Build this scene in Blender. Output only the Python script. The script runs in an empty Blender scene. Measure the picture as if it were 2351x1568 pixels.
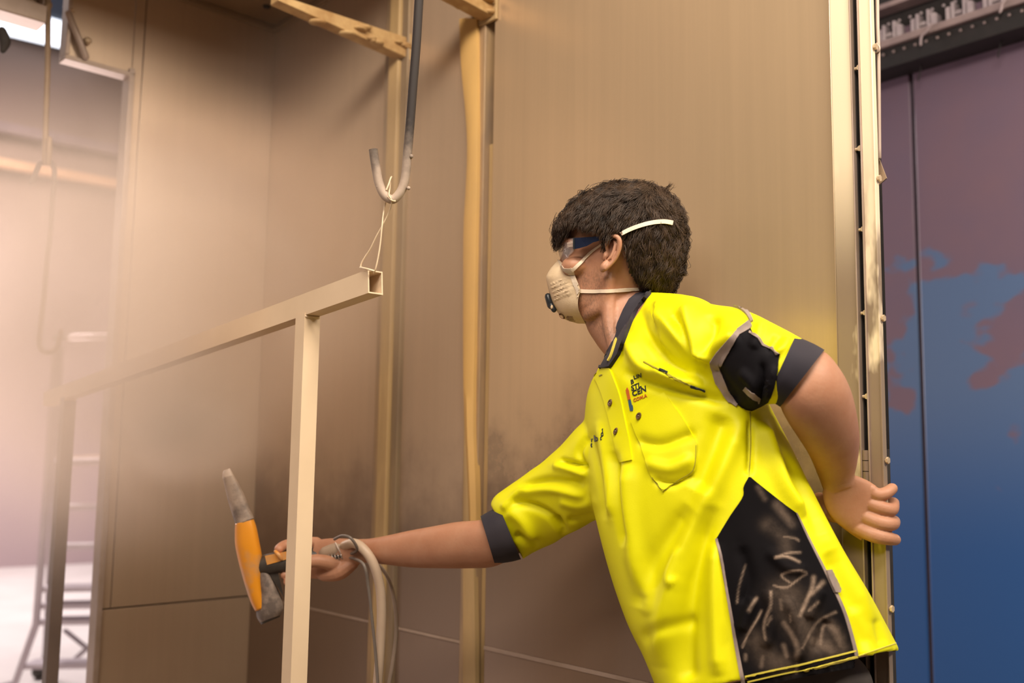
import bpy, bmesh, math, random
import numpy as np
from mathutils import Vector, Matrix, geometry, noise
from mathutils.bvhtree import BVHTree
random.seed(7); np.random.seed(7)
SC = bpy.context.scene; COL = SC.collection
# ------------------------------------------------------------------ camera
H = 1.25; FPX = 2285.0; CX, CY = 1175.5, 784.0
PITCH = math.atan(266/2285.0); ROLL = 0.0145
_F = Vector((0, math.cos(PITCH), math.sin(PITCH)))
_U0 = Vector((0, -math.sin(PITCH), math.cos(PITCH))); _R0 = Vector((1, 0, 0))
_R = (_R0 + ROLL*_U0).normalized(); _U = (_U0 - ROLL*_R0).normalized()
CAM = Vector((0, 0, H))
cd = bpy.data.cameras.new('camera'); co = bpy.data.objects.new('camera', cd); COL.objects.link(co)
cd.sensor_width = 36.0; cd.lens = FPX/2351*36.0; cd.clip_start = 0.05; cd.clip_end = 100
co.matrix_world = Matrix(((_R.x, _U.x, -_F.x, CAM.x), (_R.y, _U.y, -_F.y, CAM.y), (_R.z, _U.z, -_F.z, CAM.z), (0, 0, 0, 1)))
cd.dof.use_dof = True; cd.dof.focus_distance = 1.5; cd.dof.aperture_fstop = 3.2
SC.camera = co
# ------------------------------------------------------------------ world, lights, exposure
SC.view_settings.view_transform = 'Standard'; SC.view_settings.look = 'None'
SC.view_settings.gamma = 1.0; SC.view_settings.use_curve_mapping = False
SC.view_settings.exposure = 0.0
w = bpy.data.worlds.new('hall_ambient'); SC.world = w; w.use_nodes = True
w.node_tree.nodes['Background'].inputs[0].default_value = (0.80, 0.66, 0.56, 1)
w.node_tree.nodes['Background'].inputs[1].default_value = 0.11
def area(name, loc, aim, size, size_y, power, color):
    l = bpy.data.lights.new(name, 'AREA'); l.shape = 'RECTANGLE'; l.size = size; l.size_y = size_y
    l.energy = power; l.color = color
    o = bpy.data.objects.new(name, l); COL.objects.link(o); o.location = loc
    o.rotation_euler = (Vector(aim)-Vector(loc)).to_track_quat('-Z', 'Y').to_euler()
    return o
area('workshop_tube_light', (0.25, 0.30, 3.0), (0.45, 1.6, 1.4), 1.5, 0.4, 52, (1.0, 0.88, 0.73))
area('workshop_tube_light_right', (2.2, 0.2, 3.0), (0.6, 1.5, 1.2), 1.2, 0.4, 60, (1.0, 0.89, 0.75))
area('fill_light_rear', (-0.9, -0.9, 3.1), (-0.5, 2.0, 0.8), 1.6, 0.5, 56, (1.0, 0.86, 0.74))  # unseen fill added behind the camera to lift the left wall and haze
area('hall_light', (-5.2, 7.5, 5.4), (-4.4, 8.0, 0), 3.0, 2.0, 560, (1.0, 0.90, 0.88))
area('haze_backlight', (-2.7, 4.6, 2.0), (-0.9, 1.8, 1.25), 1.4, 1.0, 98, (1.0, 0.80, 0.74))  # backlight added beyond the opening to make the powder haze glow
area('bay_light', (2.4, 2.2, 3.4), (2.0, 3.0, 0.8), 0.6, 0.6, 10, (0.85, 0.85, 1.0))
cy = SC.cycles
cy.use_denoising = True; cy.max_bounces = 5; cy.diffuse_bounces = 3; cy.glossy_bounces = 3
cy.transparent_max_bounces = 8; cy.volume_bounces = 1; cy.caustics_reflective = False; cy.caustics_refractive = False
cy.volume_step_rate = 1.0; cy.volume_max_steps = 48; cy.use_adaptive_sampling = True; cy.adaptive_threshold = 0.02; cy.sample_clamp_indirect = 4.0

# ------------------------------------------------------------------ helpers
def ray(px, py):
    px = float(px); py = float(py); return (_F + (px-CX)/FPX*_R + (CY-py)/FPX*_U)
def P(px, py, d): return CAM + float(d)*ray(px, py)
def proj(v):
    v = np.asarray(v, float) - np.array(CAM)
    z = v @ np.array(_F)
    return CX + FPX*(v @ np.array(_R))/z, CY - FPX*(v @ np.array(_U))/z, z
def hit(px, py, p0, n):
    r = ray(px, py); return CAM + r*((p0-CAM).dot(n)/r.dot(n))
def hy(px): return 1050 + 0.0145*(px-1175)

def tagit(o, label=None, cat=None, group=None, kind=None):
    if label: o['label'] = label
    if cat: o['category'] = cat
    if group: o['group'] = group
    if kind: o['kind'] = kind
    return o
def empty(name, loc, **k):
    o = bpy.data.objects.new(name, None); COL.objects.link(o); o.location = loc; o.empty_display_size = 0.05
    return tagit(o, **k)
def wloc(o):
    v = Vector((0, 0, 0))
    while o is not None: v = v + o.location; o = o.parent
    return v
def mobj(name, vf, mat, parent=None, smooth=True, auto=None, loc=None, **k):
    V, Fc = vf
    base = wloc(parent) if parent else Vector((0, 0, 0))
    V = np.asarray([tuple(v) for v in V], float) if not isinstance(V, np.ndarray) else V
    origin = Vector(loc) if loc is not None else base
    me = bpy.data.meshes.new(name)
    me.from_pydata((V-np.array(origin)).tolist(), [], [tuple(int(i) for i in f) for f in Fc])
    bm = bmesh.new(); bm.from_mesh(me); bmesh.ops.recalc_face_normals(bm, faces=bm.faces); bm.to_mesh(me); bm.free()
    me.materials.append(mat)
    me.polygons.foreach_set('use_smooth', [smooth]*len(me.polygons))
    if smooth and auto: me.set_sharp_from_angle(angle=math.radians(auto))
    me.update()
    o = bpy.data.objects.new(name, me); COL.objects.link(o)
    if parent: o.parent = parent
    o.location = origin - base
    return tagit(o, **k)
def join(*parts):
    V = []; Fc = []
    for v, f in parts:
        b = len(V); V.extend([tuple(x) for x in v]); Fc.extend([tuple(i+b for i in q) for q in f])
    return V, Fc
def box(o, ax, ay, az, bev=0.0):
    """box from corner o with edge vectors ax, ay, az; bevelled"""
    o, ax, ay, az = map(Vector, (o, ax, ay, az))
    bm = bmesh.new()
    vs = [bm.verts.new(o+ax*i+ay*j+az*k) for i in (0, 1) for j in (0, 1) for k in (0, 1)]
    for q in ((0, 1, 3, 2), (4, 6, 7, 5), (0, 4, 5, 1), (2, 3, 7, 6), (0, 2, 6, 4), (1, 5, 7, 3)): bm.faces.new([vs[i] for i in q])
    if bev > 0: bmesh.ops.bevel(bm, geom=bm.edges[:], offset=bev, segments=2, affect='EDGES', profile=0.5)
    bm.verts.index_update()
    r = ([v.co.copy() for v in bm.verts], [[v.index for v in f.verts] for f in bm.faces]); bm.free(); return r
def crom(pts, n):
    """Catmull-Rom through rows of pts (k,m) giving n rows"""
    pts = np.asarray(pts, float); k = len(pts); out = []
    for t in np.linspace(0, k-1, n):
        i = min(int(t), k-2); u = t-i
        p0, p1, p2, p3 = pts[max(i-1, 0)], pts[i], pts[i+1], pts[min(i+2, k-1)]
        out.append(0.5*((2*p1)+(-p0+p2)*u+(2*p0-5*p1+4*p2-p3)*u*u+(-p0+3*p1-3*p2+p3)*u**3))
    return np.array(out)
def loft(rings, cap0=True, cap1=True):
    n = len(rings[0]); V = []; Fc = []
    for r in rings: V.extend([tuple(p) for p in r])
    for i in range(len(rings)-1):
        for j in range(n):
            a = i*n+j; b = i*n+(j+1) % n; Fc.append((a, b, b+n, a+n))
    if cap0:
        V.append(tuple(np.mean(np.array(rings[0]), 0))); c = len(V)-1
        Fc.extend([(c, (j+1) % n, j) for j in range(n)])
    if cap1:
        V.append(tuple(np.mean(np.array(rings[-1]), 0))); c = len(V)-1; b = (len(rings)-1)*n
        Fc.extend([(c, b+j, b+(j+1) % n) for j in range(n)])
    return V, Fc
def tube(path, rad, n=12, round0=True, round1=True, sub=None, flat=1.0, flatdir=None):
    path = np.array([tuple(p) for p in path], float); rad = np.full(len(path), rad, float) if np.isscalar(rad) else np.asarray(rad, float)
    if sub:
        q = crom(np.c_[path, rad], sub); path, rad = q[:, :3], q[:, 3]
    tg = np.gradient(path, axis=0); tg /= np.linalg.norm(tg, axis=1)[:, None]+1e-12
    ref = np.array(flatdir if flatdir is not None else ((0, 0, 1) if abs(tg[0][2]) < 0.9 else (1, 0, 0)), float)
    u = ref - tg[0]*ref.dot(tg[0]); u /= np.linalg.norm(u)
    rings = []
    ang = np.linspace(0, 2*math.pi, n, endpoint=False)
    def ring(c, u, v, r): return [c + r*(math.cos(a)*u*flat + math.sin(a)*v) for a in ang]
    for i in range(len(path)):
        u = u - tg[i]*u.dot(tg[i]); u /= np.linalg.norm(u)+1e-12; v = np.cross(tg[i], u)
        if i == 0 and round0:
            for s in (0.2, 0.7): rings.append(ring(path[0]-tg[0]*rad[0]*math.sqrt(1-s*s)*0.9, u, v, rad[0]*s))
        rings.append(ring(path[i], u, v, rad[i]))
        if i == len(path)-1 and round1:
            for s in (0.7, 0.2): rings.append(ring(path[i]+tg[i]*rad[i]*math.sqrt(1-s*s)*0.9, u, v, rad[i]*s))
    return loft(rings)
def ball(c, rx, ry=None, rz=None, nu=16, nv=10):
    c = np.array(tuple(c)); ry = ry or rx; rz = rz or rx
    rings = []
    for i in range(1, nv):
        t = math.pi*i/nv
        rings.append([c+np.array((rx*math.sin(t)*math.cos(a), ry*math.sin(t)*math.sin(a), rz*math.cos(t))) for a in np.linspace(0, 2*math.pi, nu, endpoint=False)])
    return loft(rings)

# ------------------------------------------------------------------ materials
class NT:
    def __init__(s, name):
        s.m = bpy.data.materials.new(name); s.m.use_nodes = True; s.t = s.m.node_tree; s.n = s.t.nodes; s.b = s.n['Principled BSDF']
        s.out = s.n['Material Output']
    def add(s, ty, **k):
        x = s.n.new(ty)
        for a, v in k.items(): setattr(x, a, v)
        return x
    def link(s, a, b): s.t.links.new(a, b)
    def coord(s, scale=(1, 1, 1)):
        g = s.add('ShaderNodeNewGeometry'); mp = s.add('ShaderNodeMapping'); mp.inputs['Scale'].default_value = scale
        tc = s.add('ShaderNodeTexCoord'); s.link(tc.outputs['Object'], mp.inputs[0]); return mp.outputs[0]
    def noise(s, vec, scale, detail=4, rough=0.6, lo=0.35, hi=0.65):
        n = s.add('ShaderNodeTexNoise'); n.inputs['Scale'].default_value = scale; n.inputs['Detail'].default_value = detail; n.inputs['Roughness'].default_value = rough
        s.link(vec, n.inputs['Vector'])
        r = s.add('ShaderNodeMapRange'); r.inputs[1].default_value = lo; r.inputs[2].default_value = hi; s.link(n.outputs[0], r.inputs[0]); return r.outputs[0]
    def mix(s, fac, a, b):
        m = s.add('ShaderNodeMix', data_type='RGBA')
        for k, v in ((0, fac), (6, a), (7, b)):
            if isinstance(v, (int, float)): m.inputs[k].default_value = v
            elif isinstance(v, tuple): m.inputs[k].default_value = (*v, 1)
            else: s.link(v, m.inputs[k])
        return m.outputs[2]
    def math(s, op, a, b=0.0, c=None):
        m = s.add('ShaderNodeMath', operation=op)
        for k, v in enumerate((a, b) if c is None else (a, b, c)):
            if isinstance(v, (int, float)): m.inputs[k].default_value = v
            else: s.link(v, m.inputs[k])
        return m.outputs[0]
    def maprange(s, v, a, b, c=0, d=1, smooth=True):
        r = s.add('ShaderNodeMapRange', interpolation_type='SMOOTHSTEP' if smooth else 'LINEAR')
        for k, x in zip((1, 2, 3, 4), (a, b, c, d)): r.inputs[k].default_value = x
        s.link(v, r.inputs[0]); return r.outputs[0]
    def bump(s, h, strength=0.2, dist=0.001):
        b = s.add('ShaderNodeBump'); b.inputs['Strength'].default_value = strength; b.inputs['Distance'].default_value = dist
        s.link(h, b.inputs['Height']); s.link(b.outputs[0], s.b.inputs['Normal'])
    def fin(s, color=None, rough=0.5, metal=0.0, **k):
        if color is not None:
            if isinstance(color, tuple): s.b.inputs['Base Color'].default_value = (*color, 1)
            else: s.link(color, s.b.inputs['Base Color'])
        for nm, v in (('Roughness', rough), ('Metallic', metal)):
            if isinstance(v, (int, float)): s.b.inputs[nm].default_value = v
            else: s.link(v, s.b.inputs[nm])
        for kk, v in k.items(): s.b.inputs[kk.replace('_', ' ')].default_value = v
        return s.m
def mottled(name, a, b, scale=8, stretch=(1, 1, 1), rough=0.6, metal=0.0, lo=0.35, hi=0.65, bump=0.0, bscale=80, **k):
    t = NT(name); v = t.coord(stretch); f = t.noise(v, scale, lo=lo, hi=hi)
    if bump: t.bump(t.noise(t.coord(), bscale), bump, 0.0008)
    return t.fin(t.mix(f, a, b), rough, metal, **k)

DUST = (0.56, 0.41, 0.285)
def dusted_panel(name, dust, bare, zlo, zhi, nscale=3.0, amt=0.30, ro=0.38, me=0.42):
    """powder-dusted sheet metal: more bare metal low down where the powder is rubbed off"""
    t = NT(name); v = t.coord()
    g = t.add('ShaderNodeNewGeometry'); sx = t.add('ShaderNodeSeparateXYZ'); t.link(g.outputs['Position'], sx.inputs[0])
    n = t.noise(v, nscale, 6, 0.65, 0.3, 0.7)
    zz = t.math('ADD', sx.outputs[2], t.math('MULTIPLY', n, amt))
    rub = t.maprange(zz, zlo, zhi, 1, 0)
    streak = t.noise(t.coord((60, 60, 1.2)), 1.0, 4, 0.6, 0.3, 0.7)
    base = t.mix(t.math('MULTIPLY', streak, 0.35), dust, tuple(c*0.80 for c in dust))
    big = t.noise(v, 1.3, 4, 0.5, 0.3, 0.75)
    base = t.mix(t.math('MULTIPLY', big, 0.25), base, tuple(c*0.85 for c in dust))
    col = t.mix(t.math('MULTIPLY', rub, 0.85), base, bare)
    rough = t.math('SUBTRACT', ro, t.math('MULTIPLY', rub, 0.08))
    t.bump(t.noise(t.coord((90, 90, 2)), 1.0), 0.05, 0.0005)
    return t.fin(col, rough, me, Specular_IOR_Level=0.5)
M = {}
M['panel'] = dusted_panel('dusted_panel', DUST, (0.21, 0.145, 0.11), 1.12, 1.46, 3.0, 0.25)
M['panel_door'] = dusted_panel('dusted_door_panel', (0.65, 0.47, 0.295), (0.21, 0.145, 0.11), 1.28, 1.50, 3.4, 0.28, 0.31, 0.50)
M['panel_left'] = dusted_panel('dusted_side_panel', (0.58, 0.425, 0.295), (0.50, 0.36, 0.25), 0.6, 0.9)
M['booth_ceiling'] = mottled('booth_ceiling', (0.30, 0.20, 0.12), (0.24, 0.155, 0.09), 4, rough=0.6)
M['post_yellow'] = mottled('yellow_powdered_post', (0.52, 0.35, 0.16), (0.40, 0.27, 0.13), 3, (6, 6, 1), 0.5, bump=0.1)
M['post_grey'] = mottled('rubbed_post', (0.30, 0.21, 0.14), (0.45, 0.30, 0.16), 4, (6, 6, 1), 0.45, 0.2)
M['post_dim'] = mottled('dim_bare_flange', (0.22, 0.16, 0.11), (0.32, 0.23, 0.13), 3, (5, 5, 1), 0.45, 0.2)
M['seal'] = mottled('yellow_seal_strip', (0.68, 0.42, 0.14), (0.58, 0.36, 0.13), 3, (4, 4, 1), 0.5)
M['edge'] = None
t = NT('edge_frame_paint'); v = t.coord((7, 7, 2.2)); f = t.noise(v, 2.4, 4, 0.55, 0.39, 0.47)
g = t.add('ShaderNodeNewGeometry'); sx = t.add('ShaderNodeSeparateXYZ'); t.link(g.outputs['Position'], sx.inputs[0])
lowz = t.maprange(sx.outputs[2], 1.75, 1.50, 0.0, 1.0)
M['edge'] = t.fin(t.mix(t.math('MULTIPLY', f, lowz), (0.92, 0.76, 0.54), (0.30, 0.22, 0.155)), 0.3, 0.1)
M['dark'] = mottled('dark_gap', (0.02, 0.015, 0.012), (0.035, 0.027, 0.022), 20, rough=0.8)
M['bolt'] = mottled('dusty_bolt', (0.72, 0.55, 0.36), (0.55, 0.40, 0.25), 200, rough=0.4, metal=0.3)
M['bracket'] = mottled('caked_bracket', (0.56, 0.37, 0.16), (0.36, 0.20, 0.07), 16, rough=0.7, bump=0.6, bscale=60)
M['lip'] = mottled('metal_lip', (0.46, 0.35, 0.29), (0.38, 0.28, 0.21), 10, rough=0.45, metal=0.2)

# blue wall: blue paint below, mauve overspray above, islands of blue in it
t = NT('blue_wall_overspray'); v = t.coord()
g = t.add('ShaderNodeNewGeometry'); sx = t.add('ShaderNodeSeparateXYZ'); t.link(g.outputs['Position'], sx.inputs[0])
n1 = t.noise(t.coord((1, 1, 1.3)), 4.6, 3, 0.5, 0.3, 0.7); zz = t.math('ADD', sx.outputs[2], t.math('MULTIPLY', n1, 0.85))
f = t.maprange(zz, 1.98, 2.10)
soft = t.maprange(sx.outputs[2], 0.95, 1.55)
blue = t.mix(soft, (0.028, 0.095, 0.28), (0.095, 0.155, 0.29))
mauve = t.mix(t.noise(v, 2.0), (0.190, 0.120, 0.155), (0.155, 0.112, 0.165))
M['bluewall'] = t.fin(t.mix(f, blue, mauve), 0.38, 0.0)
M['seam'] = mottled('dark_seam', (0.05, 0.035, 0.05), (0.07, 0.05, 0.07), 10, rough=0.7)
M['hallwall'] = None
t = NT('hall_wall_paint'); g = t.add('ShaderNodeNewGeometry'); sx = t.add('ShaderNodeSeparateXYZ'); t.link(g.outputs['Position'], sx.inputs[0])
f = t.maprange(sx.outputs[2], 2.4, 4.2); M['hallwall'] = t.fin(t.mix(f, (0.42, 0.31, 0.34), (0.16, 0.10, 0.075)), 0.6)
M['hallceil'] = mottled('hall_ceiling_paint', (0.04, 0.07, 0.12), (0.05, 0.085, 0.14), 2, rough=0.7)
M['hallfloor'] = mottled('pale_hall_floor', (0.80, 0.74, 0.72), (0.72, 0.66, 0.64), 2, rough=0.4)
M['floor'] = mottled('dusty_concrete', (0.30, 0.23, 0.17), (0.22, 0.17, 0.13), 5, rough=0.8)
M['hallbeam'] = mottled('orange_beam', (0.50, 0.27, 0.14), (0.42, 0.22, 0.11), 4, rough=0.5)
M['halldark'] = mottled('dim_beam', (0.12, 0.08, 0.08), (0.15, 0.10, 0.10), 4, rough=0.6)
t = NT('skylight_glow'); t.b.inputs['Emission Color'].default_value = (0.86, 0.91, 1.0, 1); t.b.inputs['Emission Strength'].default_value = 2.2; M['glow'] = t.fin((0.9, 0.9, 0.9), 0.5)

# ------------------------------------------------------------------ booth shell
def horiz(px, d): return P(px, hy(px), d)
WA = horiz(1930, 1.50); WB = horiz(565, 2.835)
WA = Vector((WA.x, WA.y, 0)); WB = Vector((WB.x, WB.y, 0))
eR = (WB-WA).normalized(); nR = Vector((-eR.y, eR.x, 0)); Z = Vector((0, 0, 1))
if nR.dot(-WA) < 0: nR = -nR
def sR(px, py=None, t=0.0):
    h = hit(px, hy(px) if py is None else py, WA+nR*t, nR); return (h-WA).dot(eR)
def zR(px, py, t=0.0): return hit(px, py, WA+nR*t, nR).z
def pR(s, z, t=0.0): return WA + eR*s + nR*t + Z*z
def boxR(s0, s1, z0, z1, t0, t1, bev=0.0): return box(pR(s0, z0, t0), eR*(s1-s0), Z*(z1-z0), nR*(t1-t0), bev)
CORN = sR(590)
CP = WA + eR*CORN
eL = -nR*-1  # along the left wall, from the corner towards the camera
eL = nR.copy(); nL = -eR
def sL(px, py=None): return (hit(px, hy(px) if py is None else py, CP, nL)-CP).dot(eL)
def zL(px, py): return hit(px, py, CP, nL).z
def pL(s, z, t=0.0): return CP + eL*s + nL*t + Z*z
def boxL(s0, s1, z0, z1, t0, t1, bev=0.0): return box(pL(s0, z0, t0), eL*(s1-s0), Z*(z1-z0), nL*(t1-t0), bev)
ZC = zR(637, 60)                     # booth ceiling
ZS = zR(1117, 1488)                  # seam between upper and lower panels
TOP = ZC
print('booth', WA, WB, 'corner', CP, 'ceil', ZC, 'seam', ZS, 'edge L', sL(250))

floor = mobj('floor', box((-14, -4, -0.1), (20, 0, 0), (0, 20, 0), (0, 0, 0.1)), M['hallfloor'], smooth=False, kind='structure')

mobj('floor_booth', box(pR(-4, 0, -3), eR*(4+CORN), nR*7, Z*0.005), M['floor'], smooth=False, kind='structure')
wb = empty('wall_back', pR(0.9, 0), kind='structure', label='dusty tan sheet-metal booth wall behind the hanging frame')
s_d = sR(1119)
# door leaf (large panel behind the person)
door = empty('door_1', pR(0.4, 0), kind='structure', label='large tan powder-dusted metal door behind the man')
DTOP = 2.75
mobj('panel', boxR(0.0, s_d, ZS+0.003, DTOP, -0.045, 0.0, 0.0015), M['panel_door'], door, False)
mobj('panel', boxR(0.0, s_d, 0.02, ZS-0.003, -0.045, 0.0, 0.0015), M['panel_door'], door, False)
mobj('seam_strip', boxR(0.0, s_d, ZS-0.004, ZS+0.004, -0.04, 0.002, 0.001), M['lip'], door, False)
# wall panels between posts
sp = [(sR(1066), sR(918)), (sR(870), CORN+0.03)]
for a, b in sp:
    mobj('panel', boxR(a, b, ZS+0.003, ZC, -0.03, 0.0, 0.0012), M['panel'], wb, False)
    mobj('panel', boxR(a, b, 0.0, ZS-0.003, -0.03, 0.0, 0.0012), M['panel'], wb, False)
    mobj('seam_strip', boxR(a, b, ZS-0.003, ZS+0.003, -0.02, 0.0015, 0.0008), M['lip'], wb, False)
mobj('backing', boxR(s_d, CORN, 0.0, 0.3, -0.06, -0.05), M['dark'], wb, False)
# post by the hook: rubbed edge, yellow face, brown face
post = empty('trim_1', pR(sR(894), 0), kind='structure', label='yellow-dusted upright post between two tan wall panels')
mobj('flange', boxR(sR(882), sR(866), 0, ZC, -0.01, 0.012, 0.002), M['post_grey'], post, False)
mobj('face', boxR(sR(905), sR(882), 0, ZC, -0.01, 0.022, 0.003), M['post_yellow'], post, False)
mobj('flange', boxR(sR(920), sR(903), 0, ZC, -0.01, 0.012, 0.002), M['post_dim'], post, False)
# corner post next to the door with its bowed sealing strip
post2 = empty('trim_2', pR(sR(1095), 0), kind='structure', label='yellow door post with a bowed strip beside the large door')
mobj('face', boxR(s_d+0.004, sR(1100), 0, zR(1110, 330), -0.05, -0.012, 0.003), M['post_yellow'], post2, False)
mobj('face', boxR(sR(1100), sR(1066), 0, ZC, -0.03, 0.004, 0.002), M['post_grey'], post2, False)
def strip(keys, t0, thick, n=60):
    q = crom(keys, n); rings = []
    for y, a, b in q:
        A = hit(a, y, WA+nR*t0, nR); B = hit(b, y, WA+nR*t0, nR); m = (A+B)/2
        rings.append([A, m+nR*thick*0.9, B, m-nR*0.006] if False else [A-nR*0.008, A+nR*thick*0.5, m+nR*thick, B+nR*thick*0.5, B-nR*0.008])
    return loft(rings)
mobj('seal_strip', strip([(45, 1059, 1099), (150, 1063, 1100), (260, 1073, 1101), (340, 1077, 1101), (430, 1074, 1100), (520, 1069, 1098), (650, 1068, 1096), (800, 1068, 1094), (900, 1069, 1092), (1000, 1073, 1092), (1100, 1078, 1096), (1200, 1082, 1098)], 0.006, 0.012), M['seal'], post2, True, 40)
mobj('seal_strip', strip([(930, 1068, 1078), (1040, 1068, 1086), (1200, 1067, 1090), (1350, 1066, 1092), (1480, 1066, 1094), (1600, 1066, 1094)], 0.004, 0.008), M['post_yellow'], post2, True, 40)
mobj('dark_slot', boxR(s_d-0.02, sR(1066)+0.12, 0, ZC, -0.075, -0.06), M['dark'], post2, False)

def arm(name, px0, py0, length, hgt, wid, label):
    """bracket arm standing out of the wall towards the room"""
    root = pR(sR(px0), zR(px0, py0), 0.0)
    e = empty(name, root, label=label, cat='bracket', group='brackets on the booth wall')
    V, Fc = box(root-eR*wid/2-Z*hgt/2, nR*length, eR*wid, Z*hgt, 0.003)
    V = [Vector(v) for v in V]
    tip = root+nR*length
    for v in V:
        k = max(0, ((v-root).dot(nR)-length*0.72)/(length*0.28)); v.z += (root.z+hgt*0.2-v.z)*min(1, k)*0.75
    # caked lumps
    mobj('arm', (V, Fc), M['bracket'], e, False)
    lumps = []
    for i in range(16):
        u = random.random()*length*0.9; lumps.append(ball(root+nR*u+Z*(random.uniform(-0.40, 0.40)*hgt*(1-1.3*max(0, u/length-0.6)))+eR*random.choice((-1, 1))*wid*0.42, random.uniform(0.010, 0.022), random.uniform(0.010, 0.022), random.uniform(0.004, 0.008), 8, 6))
    mobj('caked_powder', join(*lumps), M['bracket'], e, True, kind='stuff')
    mobj('end_plate', box(root-eR*wid*0.75-Z*hgt*0.65, nR*0.008, eR*wid*1.5, Z*hgt*1.3, 0.002), M['post_yellow'], e, False)
arm('wall_bracket', 905, 128, 0.36, 0.052, 0.035, 'faint powder-caked bracket arm on the post behind the hook')
arm('wall_bracket', 1106, 28, 0.30, 0.055, 0.04, 'orange powder-caked bracket arm at the top of the door post')

# door edge strips at the right
et = 0.018
frame = empty('trim_3', pR(-0.03, 0), kind='structure', label='cream-and-bare-metal door edge frame gripped by the man')
a1, a2 = sR(1981, None, et), sR(1927, None, et)
b1, b2 = sR(2027, None, et+0.006), sR(1997, None, et+0.006)
mobj('edge_strip', boxR(a1, a2, 0.0, DTOP, 0.0, et, 0.003), M['edge'], frame, False)
mobj('edge_strip', boxR(b1, b2, 0.0, DTOP, et-0.004, et+0.004, 0.0015), M['edge'], frame, False)
mobj('edge_lip', boxR(a1-0.0015, a1+0.001, 0.0, DTOP, 0.0, et+0.006, 0.0006), M['lip'], frame, False)
mobj('edge_lip', boxR(b2-0.001, b2+0.0015, 0.0, DTOP, et-0.02, et+0.007, 0.0006), M['lip'], frame, False)
mobj('edge_lip', boxR(b1-0.0015, b1+0.001, 0.0, DTOP, et-0.004, et+0.007, 0.0006), M['edge'], frame, False)
mobj('groove', boxR(b2+0.001, a1-0.002, zR(1990, 1030), DTOP, -0.04, -0.03), M['dark'], frame, False)
mobj('groove', boxR(a1-0.0025, a1+0.002, 0, DTOP, -0.05, et-0.003), M['dark'], frame, False)
mobj('groove', boxR(b2+0.001, b2+0.006, 0, DTOP, -0.04, et-0.012), M['dark'], frame, False)
def cyl(c, axis, r, h, n=10): 
    axis = Vector(axis).normalized(); return tube([Vector(c), Vector(c)+axis*h], r, n, False, False)
for px, py in ((1970, 155), (1972, 341), (1980, 526), (1985, 718), (1989, 910)):
    c = hit(px+4, py, WA+nR*et, nR); mobj('bolt', join(cyl(c-nR*0.002, nR, 0.0045, 0.005, 8), cyl(c+eR*0.002, eR, 0.0025, 0.006, 8)), M['bolt'], frame, True, 30)
for px, py in ((2013, 108), (2022, 410), (2029, 731), (2039, 1057), (2047, 1397)):
    c = pR(b1+0.002, hit(px-6, py, WA+nR*et, nR).z, et); mobj('bolt', join(cyl(c, -eR, 0.0028, 0.007, 8), cyl(c-eR*0.005, -eR, 0.0050, 0.003, 6)), M['bolt'], frame, True, 30)
h0 = hit(1990, 1106, WA+nR*(et+0.002), nR)
hg = empty('hinge_knuckle_base', h0); bpy.data.objects.remove(hg)
for k in range(3): mobj('hinge_knuckle', cyl(h0+Z*(0.0155*k), Z, 0.0055, 0.0145, 12), M['edge'], frame, True, 30)
tri = [(2017, 362), (2035, 409), (2017, 425)]
A = [hit(x, y, WA+nR*(et-0.02), nR) for x, y in tri]
mobj('corner_gusset', (A+[p-nR*0.003 for p in A], [(0, 1, 2), (3, 5, 4), (0, 3, 4, 1), (1, 4, 5, 2), (2, 5, 3, 0)]), M['post_grey'], frame, False)
cb = [hit(x, y, WA+nR*(et-0.015), nR) for x, y in ((2014, -40), (2015, 60), (2017, 118), (2018, 240), (2019, 362))]
mobj('edge_conduit', tube(cb, 0.0030, 8, sub=20), M['lip'], frame, True)
mobj('edge_strap', tube([hit(x, y, WA+nR*(et-0.012), nR) for x, y in ((2013, 100), (2019, 108), (2018, 118), (2011, 122))], 0.0018, 6, sub=10), M['lip'], frame, True)

# left wall with the conveyor opening
wl = empty('wall_left', pL(0.3, 0), kind='structure', label='dim tan booth side wall with the tall conveyor opening')
sE = sL(250)                                     # opening edge
zHd = zL(298, 168)                               # header height
sN = sL(150, 130)                                # notch edge
sN2 = sL(52, 60); 
W1 = sE; sF = sL(276)
mobj('panel', boxL(0.0, sF, ZS, ZC, -0.03, 0.0, 0.001), M['panel_left'], wl, False)
mobj('panel', boxL(sF+0.002, W1, ZS, ZC, -0.03, 0.0, 0.001), M['panel_left'], wl, False)
mobj('panel', boxL(0.0, W1, 0.0, ZS-0.004, -0.03, 0.0, 0.001), M['panel_left'], wl, False)
mobj('backing', boxL(0.0, W1-0.004, 0.0, ZC, -0.045, -0.031), M['dark'], wl, False)  # unseen board added to stop light leaking through the panel seam
mobj('header_panel', boxL(W1+0.001, sN, zHd, ZC, -0.03, 0.0, 0.001), M['panel_left'], wl, False)
mobj('opening_lip', boxL(W1-0.004, W1+0.010, 0, zHd+0.01, -0.035, 0.012, 0.002), M['lip'], wl, False)
mobj('opening_lip', boxL(W1-0.004, sN+0.004, zHd-0.012, zHd, -0.035, 0.012, 0.002), M['lip'], wl, False)
mobj('opening_lip', boxL(sN-0.006, sN+0.004, zHd, ZC, -0.035, 0.012, 0.002), M['lip'], wl, False)
mobj('brace', tube([hit(157, 32, CP+nL*0.02, nL), hit(197, 130, CP+nL*0.02, nL)], 0.009, 8), M['lip'], wl, True)
mobj('bolt', ball(hit(201, 94, CP+nL*0.01, nL), 0.010, None, None, 10, 8), M['bolt'], wl, True)
mobj('bolt', ball(hit(166, 24, CP+nL*0.01, nL), 0.006, None, None, 10, 8), M['bolt'], wl, True)
sB = sL(88, 62); zB = zL(88, 62)
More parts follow.
